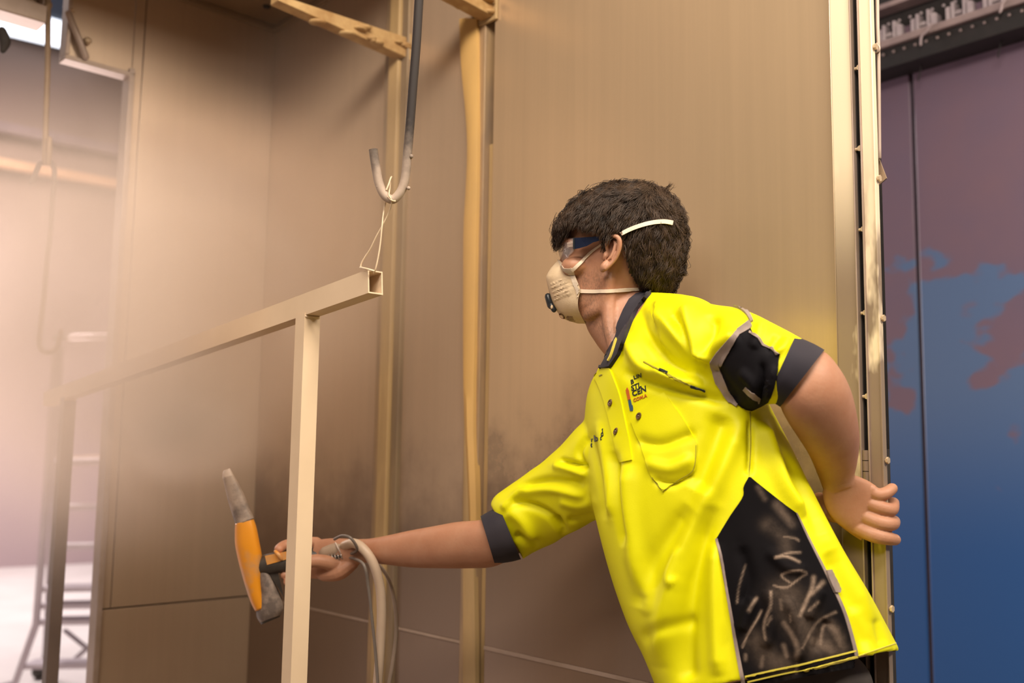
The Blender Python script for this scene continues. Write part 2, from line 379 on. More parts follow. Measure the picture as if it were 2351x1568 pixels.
mobj('header_panel', boxL(sB, sB+0.9, zB+0.04, ZC, -0.03, 0.0, 0.001), M['panel_left'], wl, False)
mobj('opening_lip', boxL(sB-0.004, sB+0.9, zB-0.005, zB+0.04, -0.02, 0.05, 0.003), M['lip'], wl, False)
mobj('opening_lip', boxL(sB-0.004, sB+0.006, zB, ZC, -0.02, 0.04, 0.003), M['lip'], wl, False)
cl = [hit(x, y, CP+nL*0.04, nL) for x, y in ((5, 70), (12, 95), (6, 118))]
mobj('hanging_clip', tube(cl, [0.010, 0.013, 0.006], 8, sub=10), M['dark'], wl, True)
# far side of the opening (outside the frame)
mobj('panel', boxL(sB+0.45, sB+0.9, 0, zB, -0.03, 0.0, 0.001), M['panel_left'], wl, False)
# booth ceiling
mobj('ceiling', box(pR(s_d+0.02, ZC), eR*(CORN-s_d-0.02), nR*1.25, Z*0.04), M['booth_ceiling'], smooth=False, kind='structure')
mobj('trim_4', join(boxR(s_d, CORN, ZC-0.018, ZC, -0.01, 0.012, 0.003), boxL(0, sN, ZC-0.018, ZC, -0.01, 0.012, 0.003)), M['booth_ceiling'], smooth=False, kind='structure')
mobj('ceiling_bolt', ball(hit(612, 14, Vector((0, 0, ZC)), Z), 0.012, None, 0.008, 10, 6), M['dark'], None, True, label='small dark bolt in the booth ceiling near the corner', cat='bolt')

# ------------------------------------------------------------------ hall beyond the opening
hw0 = horiz(0, 10.7); hw1 = horiz(280, 11.5)
he = (hw1-hw0).normalized(); hn = Vector((he.y, -he.x, 0))
if hn.dot(-hw0) < 0: hn = -hn
def hH(px, py): return hit(px, py, hw0, hn)
zHC = hH(100, 106).z
a = Vector((hw0.x, hw0.y, 0)) - he*4
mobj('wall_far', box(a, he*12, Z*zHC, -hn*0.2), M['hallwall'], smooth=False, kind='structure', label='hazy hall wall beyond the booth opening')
sky = [hit(x, y, Vector((0, 0, zHC-0.03)), Z) for x, y in ((-90, -14), (240, 83), (240, 134), (-90, 56))]
mobj('ceiling_hall', box(a-hn*0.2+Z*zHC, he*12, hn*7, Z*0.1), M['hallceil'], smooth=False, kind='structure')
mobj('hall_skylight', (sky+[p+Z*0.025 for p in sky], [(0, 1, 2, 3), (4, 7, 6, 5), (0, 4, 5, 1), (1, 5, 6, 2), (2, 6, 7, 3), (3, 7, 4, 0)]), M['glow'], smooth=False, label='bright bluish white light panel in the far hall ceiling', cat='ceiling light')
for y0, y1, m, nm, lb in ((371, 392, 'hallbeam', 'crane_beam', 'long orange beam across the hazy hall wall'), (288, 312, 'halldark', 'roof_beam', 'dark upper beam on the hazy hall wall')):
    z0 = hH(0, y1).z; z1 = hH(0, y0).z
    mobj(nm, box(Vector((hw0.x, hw0.y, z0))-he*1.2+hn*0.05, he*5, Z*(z1-z0), hn*0.12, 0.01), M[m], smooth=False, label=lb, cat='beam')

# ------------------------------------------------------------------ blue wall on the right
BA = horiz(2010, 3.05); BB = horiz(2351, 2.72)
BA.z = BB.z = 0; eB = (BB-BA).normalized(); nB = Vector((eB.y, -eB.x, 0))
if nB.dot(-BA) < 0: nB = -nB
def hB(px, py, t=0.0): return hit(px, py, BA+nB*t, nB)
sS = (hB(2121, 1060)-BA).dot(eB)
def boxB(s0, s1, z0, z1, t0, t1, bev=0.0): return box(BA+eB*s0+Z*z0+nB*t0, eB*(s1-s0), Z*(z1-z0), nB*(t1-t0), bev)
wr = empty('wall_right', BA, kind='structure', label='blue painted wall with mauve overspray, right of the door')
mobj('panel', boxB(-0.9, sS-0.006, 0, 3.0, -0.04, 0, 0.004), M['bluewall'], wr, False)
mobj('panel', boxB(sS+0.006, 1.6, 0, 3.0, -0.04, 0, 0.004), M['bluewall'], wr, False)
mobj('seam', boxB(sS-0.007, sS+0.007, 0, 3.0, -0.04, -0.006), M['seam'], wr, False)
M['rail_dark'] = mottled('dark_rail_steel', (0.008, 0.006, 0.006), (0.014, 0.010, 0.010), 30, rough=0.6)
M['rail_pale'] = mottled('dusty_rail_edge', (0.30, 0.22, 0.21), (0.22, 0.16, 0.16), 12, rough=0.6)
M['duct'] = mottled('pale_slotted_duct', (0.42, 0.35, 0.36), (0.32, 0.26, 0.28), 20, rough=0.6)
tb = 0.10
zb = hB(2150, 122, tb).z; zl = hB(2150, 74, tb).z; zm = hB(2150, 60, tb).z
tr = empty('conveyor_track', hB(2180, 100, tb), label='dark steel overhead track with pale slotted pieces above the blue wall', cat='track')
mobj('lower_rail', boxB(-0.4, 1.6, zb, zl, 0.0, tb, 0.004), M['rail_dark'], tr, False)
mobj('rail_edge', boxB(-0.4, 1.6, zl, zm+0.004, 0.0, tb+0.014, 0.003), M['rail_pale'], tr, False)
zt0 = hB(2100, -10, tb).z
mobj('web_plate', boxB(-0.4, 1.6, zm, zt0+0.3, 0.0, tb*0.35), M['rail_dark'], tr, False)
mobj('upper_edge', boxB(-0.4, 1.6, zt0, zt0+0.016, 0.0, tb*0.9, 0.002), M['rail_pale'], tr, False)
s0 = (hB(2018, 80, 0.06)-BA).dot(eB)
for i in range(9):
    s = s0 + i*0.108; hh = (zt0-zm)*0.62
    blk = [boxB(s, s+0.012, zm+0.003, zm+hh*0.85, 0.02, 0.07, 0.001), boxB(s+0.016, s+0.024, zm+0.003, zm+hh, 0.02, 0.07, 0.001), boxB(s+0.024, s+0.05, zm+0.003, zm+hh*0.35, 0.02, 0.07, 0.001),
           boxB(s+0.024, s+0.044, zm+hh*0.45, zm+hh*0.62, 0.02, 0.065, 0.001), boxB(s+0.05, s+0.058, zm+0.003, zm+hh*1.05, 0.02, 0.07, 0.001), boxB(s+0.062, s+0.078, zm+0.003, zm+hh*0.8, 0.02, 0.07, 0.001)]
    mobj('slotted_piece', join(*blk), M['duct'], tr, False)
    if i % 2 == 0: mobj('blue_tab', boxB(s+0.080, s+0.098, zm+0.003, zm+hh*0.75, 0.03, 0.05, 0.001), M['bluewall'], tr, False)
for i in range(16):
    s = s0 + i*0.034; mobj('track_bolt', ball(BA+eB*s+Z*(zl-0.018)+nB*(tb+0.001), 0.0045, None, None, 8, 6), M['rail_pale'], tr, True)
for i in range(7):
    s = s0 + 0.02 + i*0.035; mobj('track_bolt', ball(BA+eB*s+Z*(zt0-0.03)+nB*(tb*0.35), 0.005, None, None, 8, 6), M['duct'], tr, True)
M['tape'] = mottled('pale_tape', (0.40, 0.31, 0.31), (0.34, 0.26, 0.27), 12, rough=0.6)
for k, (pts, lb) in enumerate(((((2138, 55), (2128, 72), (2116, 84), (2114, 103)), 'pale curled tie hanging from the track left of its twin'), (((2312, -2), (2302, 10), (2299, 22), (2296, 28)), 'pale curled tie hanging from the track at the far right'))):
    mobj('cable_tie', tube([hB(x, y, tb+0.02) for x, y in pts], 0.0035, 8, sub=16), M['tape'], smooth=True, label=lb, cat='tie', group='ties on the overhead track')
for k, (pts, lb) in enumerate(((((2122, 120), (2116, 150), (2108, 185)), 'thin dark wire under the track near the wall seam'), (((2308, 62), (2298, 100), (2291, 132)), 'thin dark wire hanging under the track at far right'))):
    mobj('hanging_wire', tube([hB(x, y, 0.05) for x, y in pts], 0.0022, 6, sub=12), M['rail_dark'], smooth=True, label=lb, cat='wire', group='wires under the overhead track')
# ================================================================== PERSON
def sm(c, h=0.03): return c
t = NT('skin'); v = t.coord()
att = t.add('ShaderNodeAttribute'); att.attribute_name = 'stubble'
n1 = t.noise(v, 22, 4, 0.6, 0.3, 0.7); n2 = t.noise(v, 160, 3, 0.7, 0.35, 0.65)
c = t.mix(n1, (0.42, 0.19, 0.105), (0.49, 0.25, 0.150)); c = t.mix(t.math('MULTIPLY', n2, 0.16), c, (0.40, 0.17, 0.095))
sp = t.noise(t.coord((1, 1, 0.45)), 520, 2, 0.5, 0.42, 0.56)
st = t.math('MULTIPLY', att.outputs['Fac'], t.math('ADD', t.math('MULTIPLY', sp, 0.45), 0.25))
c = t.mix(st, c, (0.13, 0.075, 0.05))
t.bump(t.noise(v, 240, 3, 0.6), 0.12, 0.0006)
M['skin'] = t.fin(c, 0.52, Subsurface_Weight=0.12, Subsurface_Scale=0.006)
M['skin'].node_tree.nodes['Principled BSDF'].inputs['Subsurface Radius'].default_value = (1.0, 0.35, 0.2)
M['nail'] = mottled('fingernail', (0.70, 0.45, 0.36), (0.66, 0.40, 0.31), 50, rough=0.35)
def fabric(name, a, b, rough=0.75, sheen=0.2, scale=9, spec=0.15):
    t = NT(name); v = t.coord(); f = t.noise(v, scale, 3, 0.5)
    wv = t.noise(v, 900, 2, 0.5); t.bump(wv, 0.12, 0.0004)
    return t.fin(t.mix(f, a, b), rough, Sheen_Weight=sheen, Sheen_Roughness=0.5, Specular_IOR_Level=spec)
M['hivis'] = fabric('hivis_yellow_knit', (0.80, 0.775, 0.0), (0.77, 0.735, 0.0), 0.55, 0.0, 5, 0.3)
M['black_knit'] = fabric('black_knit', (0.006, 0.005, 0.007), (0.009, 0.008, 0.010), 0.8, 0.0)
M['navy'] = fabric('dark_navy_knit', (0.030, 0.027, 0.036), (0.042, 0.036, 0.044), 0.75, 0.05)
M['tape_grey'] = fabric('grey_reflective_tape', (0.36, 0.28, 0.24), (0.22, 0.17, 0.15), 0.45, 0.0, 30)
M['pants'] = fabric('dark_work_trousers', (0.060, 0.050, 0.048), (0.085, 0.07, 0.062), 0.85, 0.2, 14)
M['thread'] = fabric('yellow_thread', (0.75, 0.62, 0.05), (0.62, 0.52, 0.08))
M['thread_dark'] = fabric('olive_thread', (0.38, 0.33, 0.02), (0.30, 0.26, 0.02))
M['print_dark'] = fabric('dark_print', (0.012, 0.016, 0.02), (0.015, 0.018, 0.025))
M['print_orange'] = fabric('orange_print', (0.55, 0.12, 0.01), (0.52, 0.11, 0.01))
M['print_blue'] = fabric('blue_print', (0.03, 0.09, 0.16), (0.03, 0.08, 0.15))
M['button'] = mottled('brown_button', (0.17, 0.095, 0.035), (0.10, 0.055, 0.02), 150, rough=0.35)
M['hair'] = mottled('dark_brown_hair', (0.026, 0.0155, 0.010), (0.085, 0.052, 0.034), 45, (1, 1, 1), 0.45, Specular_IOR_Level=0.28)
M['scalp'] = mottled('hair_underlayer', (0.020, 0.013, 0.009), (0.030, 0.020, 0.014), 60, rough=0.7)
t = NT('dusty_black_panel'); v = t.coord(); att = t.add('ShaderNodeAttribute'); att.attribute_name = 'dust'
n = t.noise(v, 40, 5, 0.7, 0.35, 0.7)
f = t.math('MULTIPLY', att.outputs['Fac'], t.math('ADD', t.math('MULTIPLY', n, 0.7), 0.3))
wv = t.noise(v, 900, 2, 0.5); t.bump(wv, 0.12, 0.0004)
M['panel_black'] = t.fin(t.mix(f, (0.007, 0.006, 0.007), (0.42, 0.30, 0.22)), 0.85, Specular_IOR_Level=0.06)

def sgnp(x, e): return math.copysign(abs(x)**e, x)
def ringLR(L, R, d, b, slope=0.0, e=2.2, n=56):
    """ring of 3-D points: spans image points L..R at depth d, half-thickness b along the view"""
    mx, my = (L[0]+R[0])/2, (L[1]+R[1])/2; hx, hyy = (R[0]-L[0])/2, (R[1]-L[1])/2; out = []
    for k in range(n):
        a = 2*math.pi*k/n; u = sgnp(math.cos(a), 2/e); s = sgnp(math.sin(a), 2/e)
        out.append(P(mx+hx*u, my+hyy*u, d+slope*u-b*s))
    return out
def limb(keys, n, e=2.2, seg=48, caps=True):
    """keys rows: Lx,Ly,Rx,Ry,d,b,slope"""
    q = crom(keys, n); return loft([ringLR(r[0:2], r[2:4], r[4], r[5], r[6], e, seg) for r in q], caps, caps)
def evald(vf, mods):
    me = bpy.data.meshes.new('tmp'); me.from_pydata([tuple(v) for v in vf[0]], [], [tuple(f) for f in vf[1]])
    bm = bmesh.new(); bm.from_mesh(me); bmesh.ops.recalc_face_normals(bm, faces=bm.faces); bm.to_mesh(me); bm.free()
    o = bpy.data.objects.new('tmp', me); COL.objects.link(o)
    for ty, kw in mods:
        m = o.modifiers.new('m', ty)
        for k, v in kw.items(): setattr(m, k, v)
    dg = bpy.context.evaluated_depsgraph_get(); dg.update()
    e = o.evaluated_get(dg).to_mesh()
    V = np.empty(len(e.vertices)*3); e.vertices.foreach_get('co', V); V = V.reshape(-1, 3)
    Nn = np.empty(len(e.vertices)*3); e.vertices.foreach_get('normal', Nn)
    Fc = [tuple(p.vertices) for p in e.polygons]
    o.evaluated_get(dg).to_mesh_clear(); bpy.data.objects.remove(o); bpy.data.meshes.remove(me)
    return V, Fc, Nn.reshape(-1, 3)
def unite(parts, voxel, smooth=3, fac=0.5):
    """each part is closed; unite them into one continuous surface"""
    allv = []
    for p in parts:
        me = bpy.data.meshes.new('t'); me.from_pydata([tuple(v) for v in p[0]], [], [tuple(f) for f in p[1]])
        bm = bmesh.new(); bm.from_mesh(me); bmesh.ops.recalc_face_normals(bm, faces=bm.faces)
        vol = bm.calc_volume(signed=True)
        if vol < 0: bmesh.ops.reverse_faces(bm, faces=bm.faces)
        bm.verts.index_update(); allv.append(([v.co.copy() for v in bm.verts], [[v.index for v in f.verts] for f in bm.faces])); bm.free(); bpy.data.meshes.remove(me)
    V, Fc = join(*allv)
    me = bpy.data.meshes.new('tmp'); me.from_pydata([tuple(v) for v in V], [], Fc)
    o = bpy.data.objects.new('tmp', me); COL.objects.link(o)
    m = o.modifiers.new('r', 'REMESH'); m.mode = 'VOXEL'; m.voxel_size = voxel
    if smooth: s = o.modifiers.new('s', 'SMOOTH'); s.factor = fac; s.iterations = smooth
    dg = bpy.context.evaluated_depsgraph_get(); dg.update(); ev = o.evaluated_get(dg); e = ev.to_mesh()
    V = np.empty(len(e.vertices)*3); e.vertices.foreach_get('co', V); N = np.empty(len(e.vertices)*3); e.vertices.foreach_get('normal', N)
    Fc = [tuple(p.vertices) for p in e.polygons]; ev.to_mesh_clear(); bpy.data.objects.remove(o)
    return V.reshape(-1, 3), Fc, N.reshape(-1, 3)
def bvh_of(*vfs):
    V, Fc = join(*[(v[0], v[1]) for v in vfs]); return BVHTree.FromPolygons([Vector(v) for v in V], Fc)
def cast(bvh, px, py, fallback=None):
    r = ray(px, py); L = r.length; h = bvh.ray_cast(CAM, r/L)
    if h[0] is None: return None
    n = h[1]; n = n if n.dot(r) < 0 else -n
    return h[0], n, h[3]/L
def inside(x, y, poly):
    c = False; n = len(poly)
    for i in range(n):
        x1, y1 = poly[i]; x2, y2 = poly[i-1]
        if (y1 > y) != (y2 > y) and x < (x2-x1)*(y-y1)/(y2-y1+1e-12)+x1: c = not c
    return c
def densify(poly, step, closed=True):
    out = []; n = len(poly)
    for i in range(n if closed else n-1):
        a, b = poly[i], poly[(i+1) % n]; k = max(1, int(math.hypot(b[0]-a[0], b[1]-a[1])/step))
        for j in range(k): out.append((a[0]+(b[0]-a[0])*j/k, a[1]+(b[1]-a[1])*j/k))
    if not closed: out.append(poly[-1])
    return out
def spline(poly, n): return [tuple(p) for p in crom(np.array(poly, float), n)]
def drape(poly, bvh, off=0.0015, thick=0.002, step=6.0, shift=None):
    """a piece of cloth cut to an outline, laid on the surface below it and given its own thickness"""
    b = densify(poly, step); xs = [p[0] for p in b]; ys = [p[1] for p in b]
    pts = list(b); edges = [(i, (i+1) % len(b)) for i in range(len(b))]
    y = min(ys)+step/2; row = 0
    while y < max(ys):
        x = min(xs)+step*(0.25 if row % 2 else 0.75)
        while x < max(xs):
            if inside(x, y, b) and min((x-p[0])**2+(y-p[1])**2 for p in b) > (step*0.55)**2: pts.append((x, y))
            x += step
        y += step*0.87; row += 1
    r = geometry.delaunay_2d_cdt([Vector(p) for p in pts], edges, [], 1, 1e-4)
    v2, fc = r[0], r[2]
    hs = [cast(bvh, p.x, p.y) for p in v2]
    ds = [h[2] for h in hs if h]
    if not ds: return [], []
    dmed = float(np.median(ds)); top = []; bot = []
    for p, h in zip(v2, hs):
        if h is None:
            near = min(((q.x-p.x)**2+(q.y-p.y)**2, g[2]) for q, g in zip(v2, hs) if g)[1]
            top.append(P(p.x, p.y, near-off)); bot.append(P(p.x, p.y, near-off+thick))
        else: top.append(h[0]+h[1]*off); bot.append(h[0]+h[1]*(off-thick))
    n = len(top); F2 = [tuple(f) for f in fc] + [tuple(i+n for i in reversed(f)) for f in fc]
    cnt = {}
    for f in fc:
        for i in range(len(f)):
            e = (f[i], f[(i+1) % len(f)]); cnt[e] = 1
    for (a, b_) in list(cnt):
        if (b_, a) not in cnt: F2.append((b_, a, a+n, b_+n))
    return top+bot, F2
def band(line, width, n=None):
    """outline of a strip that follows a line"""
    ln = spline(line, n or max(4, len(line)*6)); L = []; R = []
    for i, p in enumerate(ln):
        a = ln[max(i-1, 0)]; b = ln[min(i+1, len(ln)-1)]; dx, dy = b[0]-a[0], b[1]-a[1]; l = math.hypot(dx, dy)+1e-9
        ww = width[0]+(width[1]-width[0])*i/(len(ln)-1) if isinstance(width, tuple) else width
        L.append((p[0]-dy/l*ww/2, p[1]+dx/l*ww/2)); R.append((p[0]+dy/l*ww/2, p[1]-dx/l*ww/2))
    return L+R[::-1]
def polyd(px, py, line):
    """distance from image points to a polyline, and the fraction along it"""
    best = np.full(len(px), 1e9); tt = np.zeros(len(px)); ln = np.array(line, float)
    for i in range(len(ln)-1):
        a, b = ln[i], ln[i+1]; d = b-a; L2 = d.dot(d)
        u = np.clip(((px-a[0])*d[0]+(py-a[1])*d[1])/L2, 0, 1); q = np.hypot(px-a[0]-u*d[0], py-a[1]-u*d[1])
        m = q < best; best[m] = q[m]; tt[m] = ((i+u)/(len(ln)-1))[m]
    return best, tt

# ------------------------------------------------------------------ the body under the clothes
HD = 1.60
def HP(x, y, lat): return P(x, y, HD-lat)
head_keys = np.array([(434, 1395, 1478, .028), (442, 1362, 1508, .050), (462, 1334, 1533, .066), (490, 1311, 1549, .074), (520, 1300, 1554, .077), (545, 1294, 1553, .077),
    (557, 1290, 1551, .075), (572, 1296, 1548, .072), (590, 1290, 1543, .070), (610, 1286, 1537, .068), (630, 1283, 1529, .066), (650, 1283, 1517, .064),
    (672, 1284, 1500, .062), (690, 1290, 1478, .060), (705, 1296, 1456, .057), (722, 1306, 1436, .050), (735, 1322, 1412, .040), (743, 1340, 1385, .018)], float)
def head_ring(y, xf, xb, b, n=64):
    out = []; c = (xf+xb)/2; a = (xb-xf)/2
    for k in range(n):
        th = 2*math.pi*k/n; u = sgnp(math.cos(th), 2/2.25); s = sgnp(math.sin(th), 2/2.25)
        out.append(HP(c+a*u, y+0.03*(c+a*u-1420), b*s*(1-0.10*max(0, -u))))
    return out
hq = crom(head_keys, 60)
head = loft([head_ring(*r) for r in hq])
nose = tube([HP(1303, 566, 0), HP(1299, 590, 0), HP(1291, 612, 0), HP(1289, 628, 0)], [.006, .007, .010, .011], 12)
brow = [tube([HP(1296, 556, s*.012), HP(1299, 553, s*.03), HP(1312, 556, s*.052)], [.007, .008, .005], 10, sub=10) for s in (1, -1)]
cheek = [ball(HP(1320, 612, s*.043), .022, None, .017) for s in (1, -1)]
jaw = [tube([HP(1396, 640, s*.060), HP(1388, 690, s*.055), HP(1356, 718, s*.043), HP(1334, 722, s*.015)], [.012, .013, .012, .010], 10, sub=16) for s in (1, -1)]
neck = limb([(1352, 700, 1475, 600, 1.60, .052, 0), (1345, 745, 1492, 640, 1.595, .054, 0), (1368, 788, 1505, 680, 1.58, .057, 0), (1398, 828, 1520, 720, 1.56, .062, 0), (1430, 880, 1560, 760, 1.54, .07, 0)], 24)
stern = tube([P(1400, 660, 1.545), P(1398, 740, 1.535), P(1420, 835, 1.51)], [.010, .011, .009], 10, sub=12)
tors_keys = np.array([  # shirt silhouette
    (1386, 842, 1492, 672, 1.545, .070, .0), (1362, 868, 1560, 674, 1.525, .090, -.03), (1346, 920, 1640, 704, 1.505, .105, -.05), (1341, 995, 1712, 810, 1.49, .115, -.06),
    (1350, 1100, 1768, 930, 1.47, .120, -.05), (1368, 1190, 1815, 1020, 1.45, .120, -.045), (1396, 1300, 1868, 1135, 1.43, .118, -.04), (1438, 1425, 1930, 1250, 1.405, .118, -.03),
    (1480, 1512, 1998, 1365, 1.39, .120, -.02), (1516, 1600, 2064, 1492, 1.375, .118, 0.0)], float)
def shrink(keys, f, fb):
    k = keys.copy()
    for r in k:
        mx, my = (r[0]+r[2])/2, (r[1]+r[3])/2
        r[0] = mx+(r[0]-mx)*f; r[1] = my+(r[1]-my)*f; r[2] = mx+(r[2]-mx)*f; r[3] = my+(r[3]-my)*f; r[5] *= fb
    return k
torso_in = limb(shrink(tors_keys, 0.80, 0.80), 40)
lfore = limb([(1745, 925, 1835, 795, 1.335, .048, 0), (1787, 929, 1890, 806, 1.325, .046, 0), (1796, 945, 1926, 843, 1.32, .047, 0), (1811, 972, 1953, 894, 1.325, .047, 0), (1832, 1004, 1968, 955, 1.34, .044, 0),
    (1855, 1040, 1974, 1012, 1.36, .038, 0), (1871, 1075, 1968, 1065, 1.385, .031, 0), (1884, 1108, 1962, 1095, 1.405, .026, 0), (1893, 1135, 1972, 1110, 1.415, .022, 0)], 44)
lup = tube([P(1560, 810, 1.46), P(1680, 830, 1.40), P(1800, 850, 1.335)], [.052, .047, .046], 20, sub=14)
# left hand: back of the hand to the room, fingers over the frame edge, thumb hidden behind
LH = [limb([(1888, 1128, 1966, 1092, 1.413, .021, 0), (1893, 1160, 1990, 1102, 1.416, .0185, 0), (1912, 1192, 2006, 1112, 1.418, .0165, 0), (1948, 1222, 2014, 1122, 1.420, .0145, 0), (1978, 1242, 2022, 1132, 1.424, .012, 0)], 22, 2.6)]
# strengthen the knuckle line, then the fingers: little, ring, middle, index from the top down
fing = {'little': [(1990, 1122, 1.418, .0098), (2014, 1136, 1.412, .0100), (2034, 1132, 1.412, .0090), (2049, 1121, 1.424, .0080)],
        'ring':   [(1985, 1152, 1.418, .0105), (2022, 1166, 1.409, .0105), (2046, 1170, 1.415, .0098), (2051, 1154, 1.440, .0086)],
        'middle': [(1978, 1182, 1.418, .0108), (2015, 1199, 1.406, .0108), (2046, 1203, 1.412, .0100), (2053, 1197, 1.440, .0088)],
        'index':  [(1968, 1212, 1.418, .0108), (2006, 1229, 1.404, .0106), (2038, 1236, 1.408, .0096), (2056, 1239, 1.420, .0082)]}
for nm, ch in fing.items():
    LH.append(tube([P(a, b, c) for a, b, c, r in ch], [r for *_, r in ch], 14, sub=18))
    a, b, c, r = ch[0]; a1_, b1_, c1_, r1_ = ch[1]
    LH.append(ball(P(a+(a1_-a)*0.18+6, b+(b1_-b)*0.2, c-.004), .0088))
LH.append(tube([P(1925, 1180, 1.425), P(1905, 1178, 1.437), P(1886, 1160, 1.442), P(1881, 1143, 1.440)], [.013, .012, .011, .0092], 12, sub=16))
# right arm reaching away, hand closed on the gun grip
rup = tube([P(1400, 1050, 1.565), P(1290, 1145, 1.612), P(1165, 1220, 1.655)], [.040, .035, .034], 20, sub=14)
rfore = limb([(1165, 1178, 1196, 1268, 1.65, .036, 0), (1106, 1193, 1138, 1300, 1.66, .042, 0), (1050, 1198, 1075, 1305, 1.68, .041, 0), (1000, 1207, 1010, 1305, 1.70, .039, 0), (940, 1218, 945, 1303, 1.73, .034, 0),
    (885, 1230, 882, 1296, 1.755, .028, 0), (842, 1237, 838, 1292, 1.775, .025, 0), (805, 1238, 800, 1298, 1.785, .022, 0)], 36)
RH = [limb([(815, 1238, 808, 1296, 1.785, .021, 0), (785, 1236, 775, 1312, 1.79, .019, 0), (755, 1236, 742, 1328, 1.797, .018, 0), (722, 1240, 708, 1328, 1.805, .016, 0)], 16, 2.5)]
rf = {'index': [(728, 1246, 1.806, .0105), (690, 1246, 1.815, .0105), (655, 1252, 1.808, .0098), (640, 1261, 1.792, .0088)],
      'middle': [(726, 1268, 1.810, .0108), (690, 1276, 1.828, .0105), (662, 1292, 1.822, .0100), (652, 1302, 1.796, .0090)],
      'ring': [(724, 1290, 1.810, .0105), (692, 1300, 1.828, .0103), (664, 1312, 1.820, .0098), (654, 1320, 1.794, .0088)],
      'little': [(722, 1312, 1.808, .0098), (698, 1322, 1.820, .0095), (672, 1331, 1.812, .0090), (660, 1336, 1.790, .0082)],
      'thumb': [(778, 1298, 1.780, .0130), (745, 1290, 1.766, .0125), (718, 1288, 1.760, .0115), (692, 1300, 1.762, .0098)]}
for nm, ch in rf.items(): RH.append(tube([P(a, b, c) for a, b, c, r in ch], [r for *_, r in ch], 14, sub=18))
RH.append(tube([P(812, 1290, 1.780), P(778, 1312, 1.777), P(742, 1318, 1.786)], [.012, .016, .013], 12, sub=10))   # heel of the hand
body_main = unite([head, nose, neck, stern, torso_in, lfore, lup, rup, rfore]+brow+cheek+jaw, 0.0026, 4)
hands = unite(LH+[limb([(1872, 1078, 1967, 1068, 1.387, .030, 0), (1885, 1110, 1962, 1095, 1.406, .0255, 0), (1894, 1138, 1974, 1112, 1.415, .0215, 0)], 8)], 0.0013, 5)
handr = unite(RH+[limb([(842, 1237, 838, 1292, 1.775, .0245, 0), (805, 1238, 800, 1298, 1.785, .0215, 0)], 6)], 0.0015, 4)
# ears
def ear_parts(s):
    E = lambda x, y, l: HP(x, y, s*l)
    hel = tube([E(1397, 584, .076), E(1393, 566, .079), E(1396, 550, .083), (E(1404, 543, .087)), E(1413, 542, .091), E(1421, 549, .0935), E(1423, 562, .0935), E(1420, 577, .092), E(1414, 591, .090), E(1405, 603, .088), E(1396, 611, .0865), E(1388, 616, .0855)],
               [.0030, .0030, .0030, .0032, .0036, .0038, .0038, .0036, .0034, .0034, .0040, .0050], 10, sub=60)
    anti = tube([E(1410, 552, .083), E(1413, 563, .0855), E(1410, 576, .086), E(1404, 589, .086), E(1396, 596, .085)], [.0020, .0030, .0033, .0030, .0022], 8, sub=24)
    lobe = tube([E(1393, 603, .083), E(1387, 612, .0845), E(1384, 619, .0835)], [.0050, .0060, .0050], 10, sub=8)
    trag = tube([E(1390, 578, .074), E(1391, 587, .0785), E(1388, 595, .076)], [.0030, .0045, .0035], 8, sub=8)
    plate = []
    for k, (sc, l) in enumerate(((0.95, .070), (0.95, .0795), (0.80, .082))):
        plate.append([E(1407+sc*14*math.cos(a)-sc*10*math.sin(a), 578+sc*31*math.sin(a)+sc*4*math.cos(a), l+(0.006*math.cos(a) if k else 0)) for a in np.linspace(0, 2*math.pi, 28, endpoint=False)])
    plate.append([E(1402+9*math.cos(a)-5*math.sin(a), 582+17*math.sin(a), .0755) for a in np.linspace(0, 2*math.pi, 28, endpoint=False)])
    conn = tube([E(1402, 560, .070), E(1404, 580, .070), E(1396, 604, .070)], [.008, .009, .008], 10, sub=8)
    return [hel, anti, lobe, trag, loft(plate), conn]
ears = [unite(ear_parts(s), 0.0010, 3) for s in (1, -1)]
Vb, Fb = join(*[(a[0], a[1]) for a in (body_main, hands, handr, *ears)])
Vb = np.array(Vb)
PERS = P(1790, 1568, 1.37); PERS.z = 0
person = empty('person', PERS, label='man with short dark hair in a yellow hi-vis polo leaning and holding the door edge', cat='person')
body = mobj('body', (Vb, Fb), M['skin'], person, True)
px, py, pz = proj(Vb)
stub = np.clip(1-polyd(px, py, [(1372, 640), (1360, 680), (1350, 720), (1372, 745), (1402, 770)])[0]/42, 0, 1)*0.8
stub = np.maximum(stub, np.clip(1-polyd(px, py, [(1345, 640), (1330, 690), (1340, 735)])[0]/30, 0, 1)*0.8)
stub[(pz < 1.45) | (px > 1480)] = 0
at = body.data.attributes.new('stubble', 'FLOAT', 'POINT'); at.data.foreach_set('value', stub.astype(np.float32))
for s in (1, -1):
    ey = mobj('eye', ball(HP(1312, 579, s*.0265), .0100, None, .0060), mottled('eye_white', (0.20, 0.14, 0.11), (0.17, 0.12, 0.10), 20, rough=0.5), person)
    mobj('iris', ball(HP(1302, 579, s*.031), .0056), mottled('iris_brown', (0.05, 0.03, 0.02), (0.03, 0.02, 0.015), 90, rough=0.1), ey)
mobj('nail', ball(P(2057, 1236, 1.4125), .0045, .0035, .0045, 10, 8), M['nail'], person)

